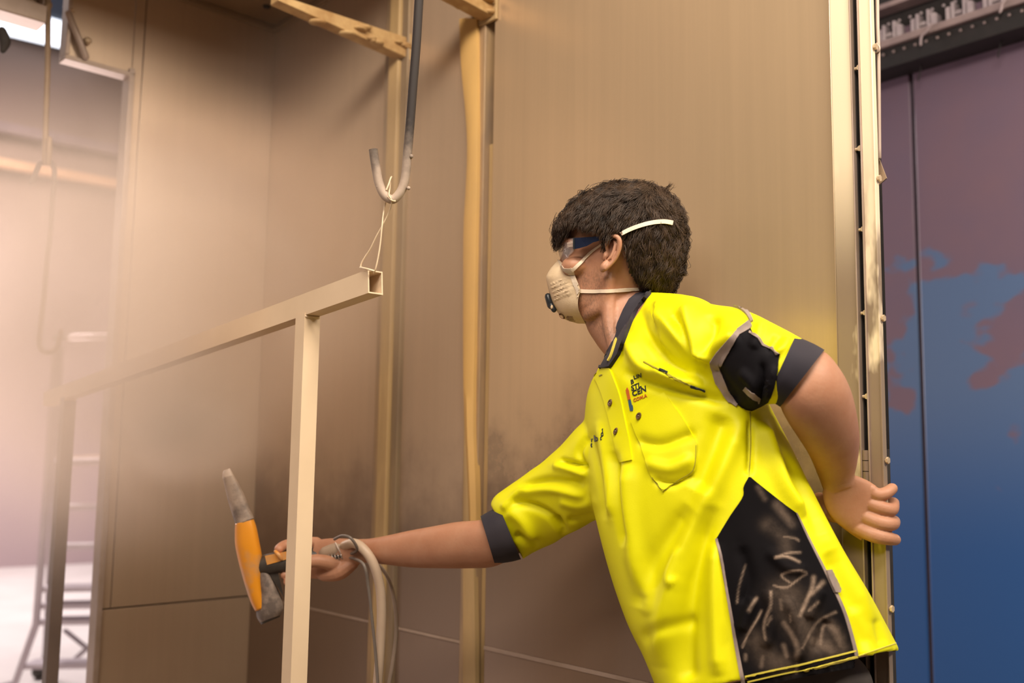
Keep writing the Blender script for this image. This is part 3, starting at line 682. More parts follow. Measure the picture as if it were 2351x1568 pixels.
# ------------------------------------------------------------------ shirt: torso and two sleeves, one cloth
torso = limb(tors_keys, 60, 2.3, 72)
slL = limb([(1500, 690, 1540, 905, 1.475, .090, 0), (1560, 676, 1590, 915, 1.455, .092, 0), (1628, 697, 1650, 928, 1.42, .088, 0), (1690, 704, 1698, 938, 1.385, .080, 0), (1742, 722, 1726, 940, 1.36, .072, 0),
    (1798, 752, 1750, 932, 1.34, .064, 0), (1850, 782, 1775, 930, 1.328, .058, 0), (1888, 803, 1790, 931, 1.325, .053, 0)], 40, 2.3)
slR = limb([(1392, 930, 1440, 1200, 1.54, .075, 0), (1345, 962, 1378, 1192, 1.56, .072, 0), (1300, 1008, 1345, 1206, 1.585, .068, 0), (1262, 1046, 1305, 1226, 1.605, .064, 0), (1195, 1094, 1262, 1252, 1.64, .060, 0),
    (1140, 1134, 1222, 1272, 1.655, .056, 0), (1124, 1158, 1201, 1286, 1.662, .052, 0)], 40, 2.3)
shirt0 = unite([torso, slL, slR], 0.0034, 5)
V, Fc, N = shirt0
def noise3(V, f, seed=0, st=(1, 1, 1)):
    r = np.random.RandomState(seed); s = np.zeros(len(V))
    for k in range(9):
        d = r.normal(size=3); d /= np.linalg.norm(d); d *= np.array(st); s += np.sin((V @ d)*f*(0.6+0.9*r.rand())*2*math.pi + r.rand()*6.28)
    return s/4.5
px, py, pz = proj(V)
rays = V-np.array(CAM); rays /= np.linalg.norm(rays, axis=1)[:, None]
front = np.clip(-(N*rays).sum(1)*1.6, 0, 1)
FOLDS = [  # line, half-width px, height m (ridge +, valley -)
 ([(1572, 702), (1584, 750), (1617, 831)], 17, .0075), ([(1494, 706), (1563, 776), (1613, 832)], 15, .0065), ([(1440, 760), (1470, 836), (1540, 866), (1618, 884)], 15, .0070),
 ([(1696, 765), (1645, 795), (1618, 832)], 17, .0070), ([(1470, 704), (1484, 765), (1535, 830), (1600, 862)], 12, -.0065), ([(1545, 720), (1583, 790), (1606, 836)], 11, -.0065),
 ([(1640, 720), (1632, 770), (1618, 820)], 13, -.0070), ([(1430, 850), (1490, 880), (1600, 905), (1680, 925)], 12, -.0055), ([(1500, 838), (1560, 880), (1620, 900)], 10, .004),
 ([(1640, 840), (1665, 880), (1700, 925)], 14, -.004),
 ([(1705, 955), (1660, 1060), (1590, 1220), (1530, 1400), (1510, 1540)], 24, .0080), ([(1665, 950), (1640, 1040), (1600, 1130)], 30, -.0070), ([(1640, 1150), (1590, 1330), (1575, 1500), (1580, 1568)], 22, -.0075),
 ([(1590, 1160), (1500, 1290), (1470, 1400)], 22, -.0055), ([(1640, 1240), (1640, 1400), (1650, 1560)], 18, .006), ([(1440, 1060), (1440, 1160), (1462, 1290), (1500, 1420)], 20, .0060),
 ([(1408, 1030), (1420, 1140), (1440, 1260)], 12, -.0060), ([(1372, 960), (1392, 1080), (1402, 1190)], 11, .0045), ([(1350, 985), (1376, 1090), (1390, 1200)], 9, -.0045),
 ([(1460, 1010), (1520, 1020), (1600, 990)], 13, -.0035), ([(1480, 1060), (1540, 1075), (1595, 1050)], 12, .0035), ([(1500, 1100), (1545, 1110), (1590, 1085)], 9, -.0030),
 ([(1560, 1250), (1540, 1320), (1560, 1340)], 12, .003), ([(1470, 1470), (1530, 1440), (1600, 1430)], 16, -.003),
 ([(1722, 960), (1723, 1040), (1720, 1092)], 7, -.0065), ([(1748, 960), (1772, 1040), (1800, 1120), (1850, 1190)], 16, .0075), ([(1775, 960), (1812, 1040), (1850, 1140), (1890, 1230)], 13, -.0065),
 ([(1800, 1000), (1850, 1110), (1895, 1220), (1960, 1330), (2010, 1430)], 15, .0055), ([(1900, 1260), (1960, 1390), (2000, 1500)], 15, -.0055), ([(1960, 1390), (1990, 1460), (2000, 1520)], 12, .004), ([(2010, 1420), (2030, 1480)], 9, -.004),
 ([(1760, 1260), (1800, 1300), (1850, 1310)], 12, .004), ([(1700, 1250), (1720, 1330), (1705, 1390)], 14, -.004), ([(1760, 1350), (1770, 1420), (1755, 1490)], 12, .005), ([(1800, 1370), (1830, 1440), (1830, 1520)], 14, .005), ([(1880, 1350), (1850, 1420)], 13, .005), ([(1730, 1370), (1700, 1450)], 10, .005), ([(1900, 1420), (1870, 1500)], 13, -.004),
 # reaching sleeve
 ([(1172, 1150), (1215, 1160), (1260, 1182), (1292, 1222)], 9, -.0070), ([(1185, 1116), (1260, 1104), (1345, 1112)], 9, -.0055), ([(1190, 1132), (1262, 1124), (1350, 1140)], 10, .0045), ([(1286, 1056), (1310, 1064), (1350, 1074)], 6, -.0070), ([(1268, 1068), (1310, 1078), (1350, 1092)], 8, .0045),
 ([(1272, 1186), (1285, 1208), (1300, 1228)], 9, -.0090), ([(1165, 1170), (1200, 1200), (1225, 1250)], 14, .0050), ([(1180, 1228), (1205, 1240), (1240, 1258)], 10, -.0055), ([(1280, 1150), (1330, 1160), (1372, 1150)], 12, .004), ([(1300, 1195), (1340, 1190), (1370, 1180)], 9, -.004), ([(1352, 1000), (1330, 1040), (1350, 1080)], 7, -.005), ([(1215, 1110), (1180, 1140), (1150, 1170)], 9, .004),
 # upper left sleeve
 ([(1745, 735), (1740, 775), (1728, 800)], 10, .004), ([(1790, 765), (1775, 790), (1760, 805)], 9, -.0045), ([(1810, 770), (1800, 795), (1780, 812)], 8, .004), ([(1700, 850), (1730, 880), (1735, 925)], 10, .004), ([(1750, 830), (1750, 880), (1740, 930)], 8, -.005), ([(1780, 840), (1768, 880), (1765, 915)], 7, .004),
]
disp = np.zeros(len(V))
for ln, wd, amp in FOLDS:
    ln = spline(ln, max(len(ln)*4, 8)); d, tt = polyd(px, py, ln)
    disp += np.where(px > 1400, 1.75, 1.4)*amp*np.exp(-(d/wd)**2)*np.clip(np.minimum(tt, 1-tt)*6, 0.15, 1)
disp = disp*front
ax = np.array(P(1790, 1500, 1.4)-P(1440, 780, 1.55)); ax /= np.linalg.norm(ax)
q = V - np.outer(V @ ax, ax)*0.72
disp += 0.0016*noise3(q, 9, 3) + 0.0009*noise3(q, 19, 5)
V = V + N*disp[:, None]
# hem: open underside
me = bpy.data.meshes.new('s'); me.from_pydata(V.tolist(), [], Fc); bm = bmesh.new(); bm.from_mesh(me)
hemL, hemR = (1516, 1592), (2066, 1488)
bm.verts.ensure_lookup_table(); px, py, pz = proj(V)
hl = (py - (hemL[1]+(px-hemL[0])*(hemR[1]-hemL[1])/(hemR[0]-hemL[0])))
kill = [f for f in bm.faces if all(hl[v.index] > -2 and v.normal.z < -0.55 for v in f.verts)]
bmesh.ops.delete(bm, geom=kill, context='FACES')
loose = [v for v in bm.verts if not v.link_faces]; bmesh.ops.delete(bm, geom=loose, context='VERTS')
bm.verts.index_update(); V = np.array([v.co[:] for v in bm.verts]); Fc = [[v.index for v in f.verts] for f in bm.faces]; bm.free()
shirtVF = (V, Fc); print('shirt', len(V), 'body', len(Vb))
shirt = mobj('shirt', shirtVF, M['hivis'], person, True, label='yellow hi-vis polo shirt')
sb = bvh_of(shirtVF); bb = bvh_of((Vb, Fb)); sbb = bvh_of(shirtVF, (Vb, Fb))

def patch(name, poly, mat, parent, bvh=None, off=.0014, thick=.0025, step=6, **k):
    vf = drape(poly, bvh or sb, off, thick, step)
    return mobj(name, vf, M[mat], parent, True, 50, **k) if vf[0] else None
# black side panel with powder smears
PAN = spline([(1719, 1095), (1707, 1118), (1705, 1141), (1676, 1185), (1646, 1236)], 16)+spline([(1646, 1238), (1660, 1310), (1679, 1413), (1690, 1480), (1706, 1566)], 16)+spline([(1712, 1582), (1780, 1568), (1850, 1553), (1920, 1540), (1969, 1533)], 14)+spline([(1962, 1496), (1936, 1406), (1897, 1322), (1849, 1225), (1828, 1177)], 18)+spline([(1799, 1156), (1770, 1134), (1734, 1105), (1724, 1096)], 8)
sp_ = patch('side_panel', PAN, 'panel_black', shirt, step=4, label='black side panel smeared with tan powder')
W = np.array([v.co[:] for v in sp_.data.vertices])+np.array(PERS); px, py, _ = proj(W); du = np.zeros(len(W))
T5 = lambda p: [(1480+x/2.76, 1000+y/2.76) for x, y in p]
SM = [([(830, 770), (900, 765), (980, 800)], 7, 1), ([(830, 775), (900, 745), (985, 740)], 6, .9), ([(880, 640), (950, 650), (975, 665)], 6, .7), ([(820, 950), (900, 965), (985, 900), (1030, 870), (960, 855), (880, 875), (870, 895), (920, 930)], 6, 1), ([(1070, 900), (1060, 970), (1020, 1060), (985, 1140)], 12, 1),
 ([(1130, 930), (1090, 970), (1050, 1010)], 12, .8), ([(1040, 1110), (1100, 1055)], 8, .8), ([(1000, 1350), (1060, 1230), (1110, 1170), (1210, 1120)], 8, .7), ([(800, 990), (800, 1070), (770, 1150), (755, 1220), (765, 1290)], 8, .9), ([(800, 1150), (775, 1200)], 7, .8), ([(620, 1340), (660, 1250), (710, 1170), (740, 1110)], 6, 1), ([(660, 1110), (690, 1060), (710, 1030)], 9, .7),
 ([(585, 1060), (600, 950), (640, 820)], 5, .6), ([(885, 1190), (940, 1270), (970, 1350), (960, 1410)], 16, .65), ([(1115, 1320), (1125, 1230), (1140, 1200)], 12, .7), ([(1180, 1200), (1220, 1260), (1240, 1330)], 30, .45), ([(1080, 1300), (1180, 1340), (1240, 1350)], 40, .4), ([(920, 1130), (925, 1180)], 6, .7), ([(860, 1040), (870, 1100)], 12, .5), ([(840, 440), (900, 520), (930, 560)], 26, .25), ([(720, 330), (760, 400)], 14, .3), ([(880, 1330), (900, 1400)], 14, .5), ([(640, 1390), (640, 1420)], 10, .6), ([(740, 1460), (750, 1400)], 14, .4), ([(960, 1500), (965, 1450)], 10, .5), ([(780, 560), (880, 640), (900, 720)], 40, .16), ([(900, 1000), (1000, 1200), (1100, 1300)], 90, .22), ([(700, 1300), (800, 1420), (900, 1450)], 60, .2)]
for ln, wd, a in SM:
    d, _ = polyd(px, py, spline(T5(ln), 14) if len(ln) > 2 else T5(ln)); du = np.maximum(du, a*np.exp(-(d/(wd/2.76*1.15))**2))
at = sp_.data.attributes.new('dust', 'FLOAT', 'POINT'); at.data.foreach_set('value', du.astype(np.float32))
patch('piping', band([(1646, 1237), (1660, 1310), (1679, 1413), (1690, 1480), (1707, 1572)], (5, 9)), 'tape_grey', shirt, off=.0024, step=5, label='grey piping strip')
patch('piping', band([(1828, 1177), (1849, 1225), (1897, 1322), (1936, 1406), (1962, 1496), (1967, 1530)], (3, 9)), 'tape_grey', shirt, off=.0024, step=5, label='grey piping strip')
patch('loop_label', [(1892, 1311), (1903, 1310), (1925, 1352), (1922, 1362), (1912, 1361), (1897, 1328)], 'tape_grey', shirt, off=.005, thick=.004, step=5, label='small grey loop label at the seam')
for ln in ([(1710, 1553), (1780, 1537), (1850, 1522), (1962, 1494)], [(1716, 1566), (1790, 1549), (1860, 1534), (1966, 1506)]):
    patch('hem_stitching', band(ln, 3.2, 40), 'thread', shirt, off=.0028, thick=.002, step=5)
patch('hem_stitching', band([(1970, 1506), (2010, 1492), (2058, 1476)], 2.0, 30), 'thread', shirt, off=.0012, thick=.002, step=5)
# sleeve: black insert, reflective tape, cuff
INS = [(1721, 752), (1690, 776), (1660, 828), (1655, 842), (1668, 888), (1686, 924), (1706, 938), (1724, 942), (1745, 932), (1764, 922), (1776, 890), (1784, 850), (1790, 812), (1751, 793), (1732, 769)]
patch('sleeve_insert', INS, 'black_knit', shirt, off=.002, step=5, label='black sleeve insert')
patch('reflective_tape', [(1719, 738), (1727, 748), (1722, 757), (1694, 772), (1668, 806), (1650, 836), (1660, 862), (1676, 900), (1694, 926), (1690, 934), (1672, 924), (1644, 880), (1629, 831), (1645, 808), (1685, 764)], 'tape_grey', shirt, off=.0032, thick=.003, step=5, label='grey reflective tape')
patch('reflective_tape', band([(1684, 702), (1700, 708), (1716, 722), (1726, 740)], 7, 20), 'tape_grey', shirt, off=.0030, thick=.003, step=4, label='grey reflective tape')
patch('reflective_tape', band([(1720, 764), (1736, 772), (1750, 792), (1770, 800), (1786, 812)], 5, 24), 'tape_grey', shirt, off=.0034, thick=.003, step=4, label='grey reflective tape')
patch('reflective_tape', [(1684, 770), (1690, 776), (1674, 812), (1660, 838), (1652, 836), (1664, 806)], 'tape_grey', shirt, off=.0042, thick=.002, step=4)
patch('reflective_tape', band([(1712, 890), (1728, 906), (1745, 920)], 9, 14), 'tape_grey', shirt, off=.0036, thick=.002, step=4)
def cuffring(keys, n, off, th):
    o = limb(keys, n, 2.3, 56, False); k = np.array(keys); k[:, 5] -= th
    i = limb(shrink(k, 0.93, 1.0), n, 2.3, 56, False); nv = len(o[0]); s = 56
    Fc = list(o[1])+[tuple(reversed([x+nv for x in f])) for f in i[1]]
    for j in range(s): Fc.append((j, (j+1) % s, (j+1) % s+nv, j+nv))
    b = nv-s
    for j in range(s): Fc.append((b+j, b+j+nv, b+(j+1) % s+nv, b+(j+1) % s))
    return list(o[0])+list(i[0]), Fc
mobj('sleeve_cuff', cuffring([(1826, 772, 1764, 906, 1.333, .064, 0), (1850, 781, 1770, 918, 1.328, .0615, 0), (1872, 791, 1780, 927, 1.3255, .0585, 0), (1893, 803, 1791, 934, 1.325, .056, 0)], 14, 0, .004), M['navy'], shirt, True, 40, label='dark cuff of the near sleeve')
mobj('sleeve_cuff', cuffring([(1146, 1164, 1196, 1284, 1.650, .054, 0), (1126, 1172, 1172, 1290, 1.652, .055, 0), (1103, 1185, 1136, 1295, 1.656, .053, 0)], 12, 0, .004), M['navy'], shirt, True, 40, label='black inner cuff of the reaching sleeve')
# collar, placket, pocket
COLR = [(1481, 670), (1458, 678), (1444, 690), (1432, 714), (1420, 745), (1402, 800), (1388, 828), (1377, 847), (1390, 846), (1405, 843), (1424, 815), (1437, 780), (1452, 740), (1466, 710), (1480, 692), (1496, 674)]
patch('collar', COLR, 'navy', shirt, sbb, .006, .006, 4, label='dark navy collar')
patch('collar_edge', band([(1424, 782), (1412, 818), (1405, 832)], 2.5, 16), 'thread', shirt, sbb, .0085, .003, 4)
PLK = spline([(1364, 860), (1384, 905), (1398, 955), (1410, 1005), (1424, 1062)], 20)+spline([(1452, 1056), (1446, 1010), (1436, 960), (1424, 905), (1402, 846)], 20)+[(1380, 846)]
plk = patch('placket', PLK, 'hivis', shirt, off=.0028, thick=.0035, step=5)
POC = [(1450, 966), (1470, 945), (1500, 918), (1525, 903), (1560, 948), (1588, 992), (1601, 1019), (1598, 1050), (1595, 1078), (1560, 1104), (1523, 1128), (1510, 1112), (1499, 1099), (1478, 1040)]
pocv = patch('pocket', POC, 'hivis', shirt, off=.0030, thick=.0035, step=5, label='chest pocket')
def tops(): 
    vs = [shirtVF]
    for o in (plk, pocv):
        vs.append(([Vector(v.co)+PERS for v in o.data.vertices], [list(p.vertices) for p in o.data.polygons]))
    return bvh_of(*vs)
tb_ = tops()
patch('pocket_stitching', band([(1497, 1096), (1523, 1125), (1560, 1101), (1592, 1077), (1598, 1022)], 1.6, 40), 'thread_dark', shirt, tb_, .0006, .001, 6)
patch('seam_piping', band([(1477, 831), (1513, 850), (1560, 874), (1619, 898)], (2.6, 2.2), 26), 'thread_dark', shirt, off=.0018, step=4)
patch('seam_piping', band([(1513, 850), (1532, 858)], 3.5, 8), 'print_dark', shirt, off=.0030, step=4); patch('seam_piping', band([(1585, 885), (1618, 897)], 3.2, 8), 'print_dark', shirt, off=.0030, step=4)
patch('buttonhole', band([(1376, 863), (1383, 860)], 2.0, 6), 'thread_dark', shirt, tb_, .0012, .0015, 3)
patch('seam_piping', band([(1722, 945), (1724, 1020), (1720, 1092)], 2.2, 26), 'thread_dark', shirt, off=.0006, thick=.001, step=4)
for x, y, rx, ry in ((1401.5, 924.5, 5.8, 8.5), (1414.3, 990, 4.6, 8.8), (1467, 955, 5.8, 8.6)):
    h = cast(tb_, x, y); n = h[1]; k = h[2]/FPX
    u = _U - n*_U.dot(n); u.normalize(); u = (u+0.25*_R).normalized(); r_ = n.cross(u).normalized()
    rings = []
    for sc, hh in ((1.0, -.001), (1.0, .0014), (0.9, .0022), (0.62, .0022), (0.5, .0012), (0.12, .0010)):
        rings.append([h[0]+n*hh+(r_*math.cos(a)*rx*1.15+u*math.sin(a)*ry)*k*sc for a in np.linspace(0, 2*math.pi, 20, endpoint=False)])
    b_ = mobj('button', loft(rings), M['button'], shirt, True, 35)
    mobj('button_thread', ball(h[0]+n*.0014, .0011, None, None, 8, 6), M['tape_grey'], b_)
def letters(name, text, x, y, size, xv, yv, mat, parent, bvh, off=.0009):
    cu = bpy.data.curves.new('f', 'FONT'); cu.body = text; cu.size = 1.0; cu.resolution_u = 3; cu.offset = 0.03
    o = bpy.data.objects.new('f', cu); COL.objects.link(o); dg = bpy.context.evaluated_depsgraph_get(); dg.update()
    me = o.evaluated_get(dg).to_mesh(); v2 = [(v.co.x, v.co.y) for v in me.vertices]; fc = [tuple(p.vertices) for p in me.polygons]
    out = []
    for a, b in v2:
        X = x+size*(a*xv[0]+b*yv[0]); Y = y+size*(a*xv[1]+b*yv[1]); h = cast(bvh, X, Y)
        out.append(h[0]+h[1]*off if h else P(X, Y, 1.45))
    o.evaluated_get(dg).to_mesh_clear(); bpy.data.objects.remove(o)
    n = len(out); base = [p+ray(CX, CY).normalized()*0.0006 for p in out]; e = {}
    for f in fc:
        for i in range(len(f)): e[(f[i], f[(i+1) % len(f)])] = 1
    F2 = list(fc)+[tuple(i+n for i in reversed(f)) for f in fc]+[(b, a, a+n, b+n) for (a, b) in e if (b, a) not in e]
    return mobj(name, (out+base, F2), M[mat], parent, False)
L1 = lambda x, y: (1340+x/7.84, 840+y/7.84)
xv, yv = (0.93, -0.36), (-0.15, -1.0)
for tx, (x, y), sz, m in (('B', L1(853, 338), 13.5, 'print_dark'), ('LIN', L1(905, 252), 13.5, 'print_dark'), ('STL', L1(866, 448), 15.5, 'print_dark'), ('CEN', L1(884, 552), 17.5, 'print_dark'), ('COM.A', L1(902, 652), 10.5, 'print_orange')):
    letters('chest_lettering', tx, x, y, sz, xv, yv, m, shirt, tb_)
patch('chest_emblem', [L1(*p) for p in ((762, 440), (788, 388), (815, 440), (846, 600), (800, 616))], 'print_orange', shirt, tb_, .0010, .0010, 4)
patch('chest_emblem', [L1(*p) for p in ((806, 630), (846, 604), (872, 712), (882, 705), (894, 770), (888, 812), (842, 812), (826, 740))], 'print_blue', shirt, tb_, .0010, .0010, 4)
for tx, (x, y), sz, a in (('r', L1(140, 1375), 15, (0.75, -0.35)), ('b', L1(196, 1362), 20, (0.95, -0.15)), ('c', L1(305, 1345), 15, (0.55, -0.45)), ('d', L1(318, 1285), 19, (0.62, -0.5))):
    letters('breast_lettering', tx, x, y, sz, a, (-0.1, -1.0), 'print_dark', shirt, sb)
patch('breast_lettering', band([L1(150, 1395), L1(140, 1430), L1(152, 1465)], 2.2, 8), 'print_dark', shirt, sb, .0009, .0009, 2.5)
for q_ in ((338, 1150), (345, 1135)): patch('breast_lettering', band([L1(q_[0]-8, q_[1]), L1(q_[0]+6, q_[1])], 1.5, 4), 'print_dark', shirt, sb, .0009, .0009, 2.5)

# trousers and boots (mostly outside the frame)
hipc = P(1790, 1560, 1.40)
def at3(dx, dy, z): return Vector((hipc.x+dx, hipc.y+dy, z))
leg_l = tube([at3(0.05, -0.04, 0.86), at3(0.07, -0.05, 0.76), at3(0.09, -0.06, 0.48), at3(0.11, -0.02, 0.10)], [.090, .092, .075, .062], 24, sub=24)
leg_r = tube([at3(-0.06, 0.05, 0.86), at3(-0.10, 0.05, 0.76), at3(-0.14, 0.02, 0.48), at3(-0.15, 0.04, 0.10)], [.088, .090, .073, .06], 24, sub=24)
pelvis = limb(np.array([(1640, 1470, 1880, 1420, 1.40, .07, 0), (1610, 1545, 1950, 1490, 1.40, .095, 0), (1590, 1640, 2004, 1560, 1.395, .105, 0), (1600, 1760, 2012, 1700, 1.39, .11, 0)], float), 16)
tr_ = unite([leg_l, leg_r, pelvis], 0.006, 3)
trousers = mobj('trousers', tr_[:2], M['pants'], person, True, label='dark grey work trousers')
M['boot'] = mottled('worn_boot', (0.10, 0.065, 0.04), (0.06, 0.04, 0.03), 20, rough=0.6)
for dx, dy in ((0.11, -0.02), (-0.15, 0.04)):
    bt = unite([tube([at3(dx, dy, 0.13), at3(dx, dy, 0.05)], [.062, .058], 18), tube([at3(dx+.01, dy, 0.045), at3(dx-.09, dy+.05, 0.045), at3(dx-.16, dy+.09, 0.036)], [.045, .045, .035], 16, sub=10), box(at3(dx+.05, dy-.05, 0.0), Vector((-.22, .13, 0)), Vector((.045, .075, 0)), Vector((0, 0, .03)), .006)], 0.006, 2)
    bt[0][:, 2] = np.maximum(bt[0][:, 2], 0.0)
    mobj('boot', bt[:2], M['boot'], person, True)

# ------------------------------------------------------------------ hair
HK = np.array([(423, 1415, 1478, .030), (430, 1385, 1500, .050), (442, 1352, 1522, .066), (458, 1330, 1540, .075), (480, 1306, 1553, .081), (505, 1284, 1562, .085), (530, 1277, 1567, .087), (555, 1279, 1568, .087),
    (580, 1284, 1567, .085), (605, 1286, 1563, .082), (630, 1290, 1556, .078), (650, 1296, 1546, .072), (664, 1320, 1538, .064), (673, 1400, 1528, .040)], float)
HAIRP = [(1277, 572), (1272, 540), (1273, 515), (1290, 490), (1308, 472), (1335, 448), (1380, 432), (1418, 418), (1480, 418), (1530, 430), (1565, 470), (1575, 520), (1575, 590), (1562, 640), (1545, 676), (1500, 678), (1478, 672), (1462, 655), (1445, 630), (1437, 600), (1431, 565), (1420, 538), (1408, 536), (1402, 552), (1392, 566), (1384, 562), (1372, 545), (1345, 534), (1326, 526), (1312, 528), (1302, 540), (1297, 553), (1290, 562), (1286, 575)]
hq2 = crom(HK, 150)
def hairpt(y, th):
    i = np.clip(np.searchsorted(hq2[:, 0], y), 1, len(hq2)-1); a = hq2[i-1]; b = hq2[i]; u = (y-a[0])/(b[0]-a[0]+1e-9); r = a+(b-a)*np.clip(u, 0, 1)
    c = (r[1]+r[2])/2; w = (r[2]-r[1])/2; uu = sgnp(math.cos(th), 2/2.25); s = sgnp(math.sin(th), 2/2.25)
    return c+w*uu, y, r[3]*s*(1-0.08*max(0, -uu))
rings = []; meta = []
for r in hq2:
    ring = []
    for k in range(200):
        th = 2*math.pi*k/200; x, y, l = hairpt(r[0], th); l *= 0.965; ring.append(HP(x+(4 if x < 1420 else -4), y+2, l)); meta.append((x, y))
    rings.append(ring)
hv, hf = loft(rings, True, True)
n_ = len(meta); keepf = []
for f in hf:
    q = [meta[i] for i in f if i < n_]; cx_ = sum(p[0] for p in q)/len(q); cy_ = sum(p[1] for p in q)/len(q)
    de_ = polyd(np.array([cx_]), np.array([cy_]), HAIRP[15:]+HAIRP[:1])[0][0]
    if (inside(cx_, cy_, HAIRP) and de_ > 7) or cx_ > 1500: keepf.append(f)
used = sorted({i for f in keepf for i in f}); mp_ = {o: i for i, o in enumerate(used)}
hair = mobj('hair', ([hv[i] for i in used], [tuple(mp_[i] for i in f) for f in keepf]), M['scalp'], person, True, label='short dark brown tousled hair')
def flow(x, y):
    # combing direction in the head's side view (dx, dy)
    keys = [((1470, 430), (-1, .25)), ((1400, 440), (-.95, .35)), ((1340, 470), (-.7, .7)), ((1290, 520), (-.2, 1)), ((1450, 500), (-.5, .85)), ((1390, 500), (-.35, .9)), ((1330, 510), (-.3, .95)), ((1520, 470), (.55, .8)), ((1555, 520), (.35, .95)), ((1500, 560), (-.1, 1)), ((1540, 600), (-.2, 1)), ((1470, 610), (-.15, 1)), ((1500, 650), (-.35, .9)), ((1530, 650), (-.4, .9)), ((1505, 432), (.5, .3))]
    wx = wy = 0
    for (a, b), (c, d) in keys:
        w_ = 1/((x-a)**2+(y-b)**2+300)**1.5; wx += w_*c; wy += w_*d
    l = math.hypot(wx, wy); return wx/l, wy/l
def head_lat(x, y):
    i = np.clip(np.searchsorted(hq2[:, 0], y), 1, len(hq2)-1); a = hq2[i-1]; b = hq2[i]; u = np.clip((y-a[0])/(b[0]-a[0]+1e-9), 0, 1); r = a+(b-a)*u
    c = (r[1]+r[2])/2; w = (r[2]-r[1])/2+1e-6; q = abs((x-c)/w)
    return r[3]*max(0, 1-min(q, 1)**2.25)**(1/2.25)
strV = []; strF = []
def add_strand(pts, r0):
    b = len(strV); m = len(pts); pts = np.array(pts)
    tg = np.gradient(pts, axis=0); tg /= np.linalg.norm(tg, axis=1)[:, None]+1e-9
    u = np.cross(tg, np.array(_F)); u /= np.linalg.norm(u, axis=1)[:, None]+1e-9; v = np.cross(tg, u)
    for i in range(m):
        rr = r0*(1-0.75*(i/(m-1))**1.5)
        for k in range(3):
            a = 2.0944*k; strV.append(tuple(pts[i]+rr*(math.cos(a)*u[i]+math.sin(a)*v[i])))
    for i in range(m-1):
        for k in range(3):
            q = b+i*3+k; e = b+i*3+(k+1) % 3; strF.append((q, e, e+3, q+3))
rnd = random.Random(11)
for g_ in range(2300):
    side = 1 if rnd.random() < 0.68 else -1
    th = rnd.uniform(0, math.pi)*side; y0 = 422+(1-abs(rnd.random()**0.85))*0+rnd.random()**1.15*235
    x0, y0, l0 = hairpt(y0, th)
    if not (inside(x0, y0, HAIRP) or x0 > 1505): continue
    lift = rnd.uniform(0.000, 0.0085); curl = rnd.uniform(-0.8, 0.8); nst = 7; step = rnd.uniform(5.5, 8.5)
    guide = []; x, y = x0, y0; out = rnd.uniform(0.6, 1.5)
    sgn = 1 if l0 >= 0 else -1
    for i in range(nst):
        l = head_lat(x, y)
        guide.append((x, y, l, i)); dx, dy = flow(x, y); an = curl*math.sin(i*0.9+g_)*0.9; dx, dy = dx*math.cos(an)-dy*math.sin(an), dx*math.sin(an)+dy*math.cos(an)
        nx, ny = x+dx*step, y+dy*step
        if head_lat(nx, ny) <= 0.002 and i > 1: nx, ny = x+dx*step*0.4, y+dy*step*0.4
        x, y = nx, ny
    for s_ in range(rnd.randint(7, 13)):
        ox, oy, ol = rnd.gauss(0, 5.5), rnd.gauss(0, 5.5), rnd.gauss(0, .002)
        pts = []
        for (x, y, l, i) in guide:
            k = 1-0.85*i/(nst-1); up = lift*out*math.sin(math.pi*min(1, i/(nst-1)*0.9))
            ll = max(head_lat(x+ox*k, y+oy*k), 0.0)
            cxm = 1425; vx, vy = (x-cxm), (y-540); vl = math.hypot(vx, vy)+1e-6; rim = max(0, 1-ll/0.06)
            pts.append(tuple(HP(x+ox*k+vx/vl*up*1400*rim*0.8, y+oy*k+vy/vl*up*1400*rim*0.8, sgn*(ll+up*0.8+ol*k+0.0006))))
        # stay behind the hairline
        e_ = guide[-1]
        if (not inside(guide[3][0], guide[3][1], HAIRP)) and guide[3][0] < 1500: continue
        if (not inside(e_[0], e_[1], HAIRP)) and e_[0] < 1500: pts = pts[:5]
        add_strand(pts, rnd.uniform(.00035, .0006))
# loose wisps at the crown and nape
for (bx, by, ex, ey_, n__) in ((1525, 440, 1543, 424, 26), (1540, 470, 1560, 476, 20), (1550, 490, 1576, 492, 22), (1560, 540, 1574, 534, 10), (1480, 428, 1500, 420, 16), (1412, 430, 1420, 416, 12), (1455, 426, 1470, 417, 14), (1525, 650, 1540, 674, 16), (1278, 560, 1280, 578, 14), (1560, 470, 1575, 505, 6)):
    for k in range(n__):
        o = (rnd.gauss(0, 6), rnd.gauss(0, 5)); e = (rnd.gauss(0, 4), rnd.gauss(0, 4)); l = rnd.uniform(-.03, .03); pts = []
        for i in range(6):
            u = i/5; b = math.sin(u*3.14)*rnd.uniform(-2, 6); pts.append(tuple(HP(bx+o[0]+(ex+e[0]-bx-o[0])*u+b, by+o[1]+(ey_+e[1]-by-o[1])*u-b, l+.01*u)))
        add_strand(pts, .0004)
mobj('strands', (np.array(strV), strF), M['hair'], hair, True, kind='stuff')
print('strand tris', len(strF)*2)
mobj('sideburn', (lambda ps: join(*ps))([tube([HP(1388+rnd.gauss(0, 4), 548+rnd.uniform(-8, 18), .0795+rnd.uniform(-.001, .002)), HP(1386+rnd.gauss(0, 4), 560+rnd.uniform(-6, 22), .0785)], .0003, 3, False, False) for _ in range(90)]), M['hair'], hair, True, kind='stuff')
mobj('eyebrow', join(*[tube([HP(1298+k*0.5+rnd.gauss(0, 1), 556-abs(k-18)*0.1+rnd.gauss(0, 1.4), .030+k*.0006), HP(1306+k*0.5, 554+rnd.gauss(0, 1.2), .034+k*.0006)], .0005, 3, False, False) for k in range(36)]), M['hair'], hair, True, kind='stuff')
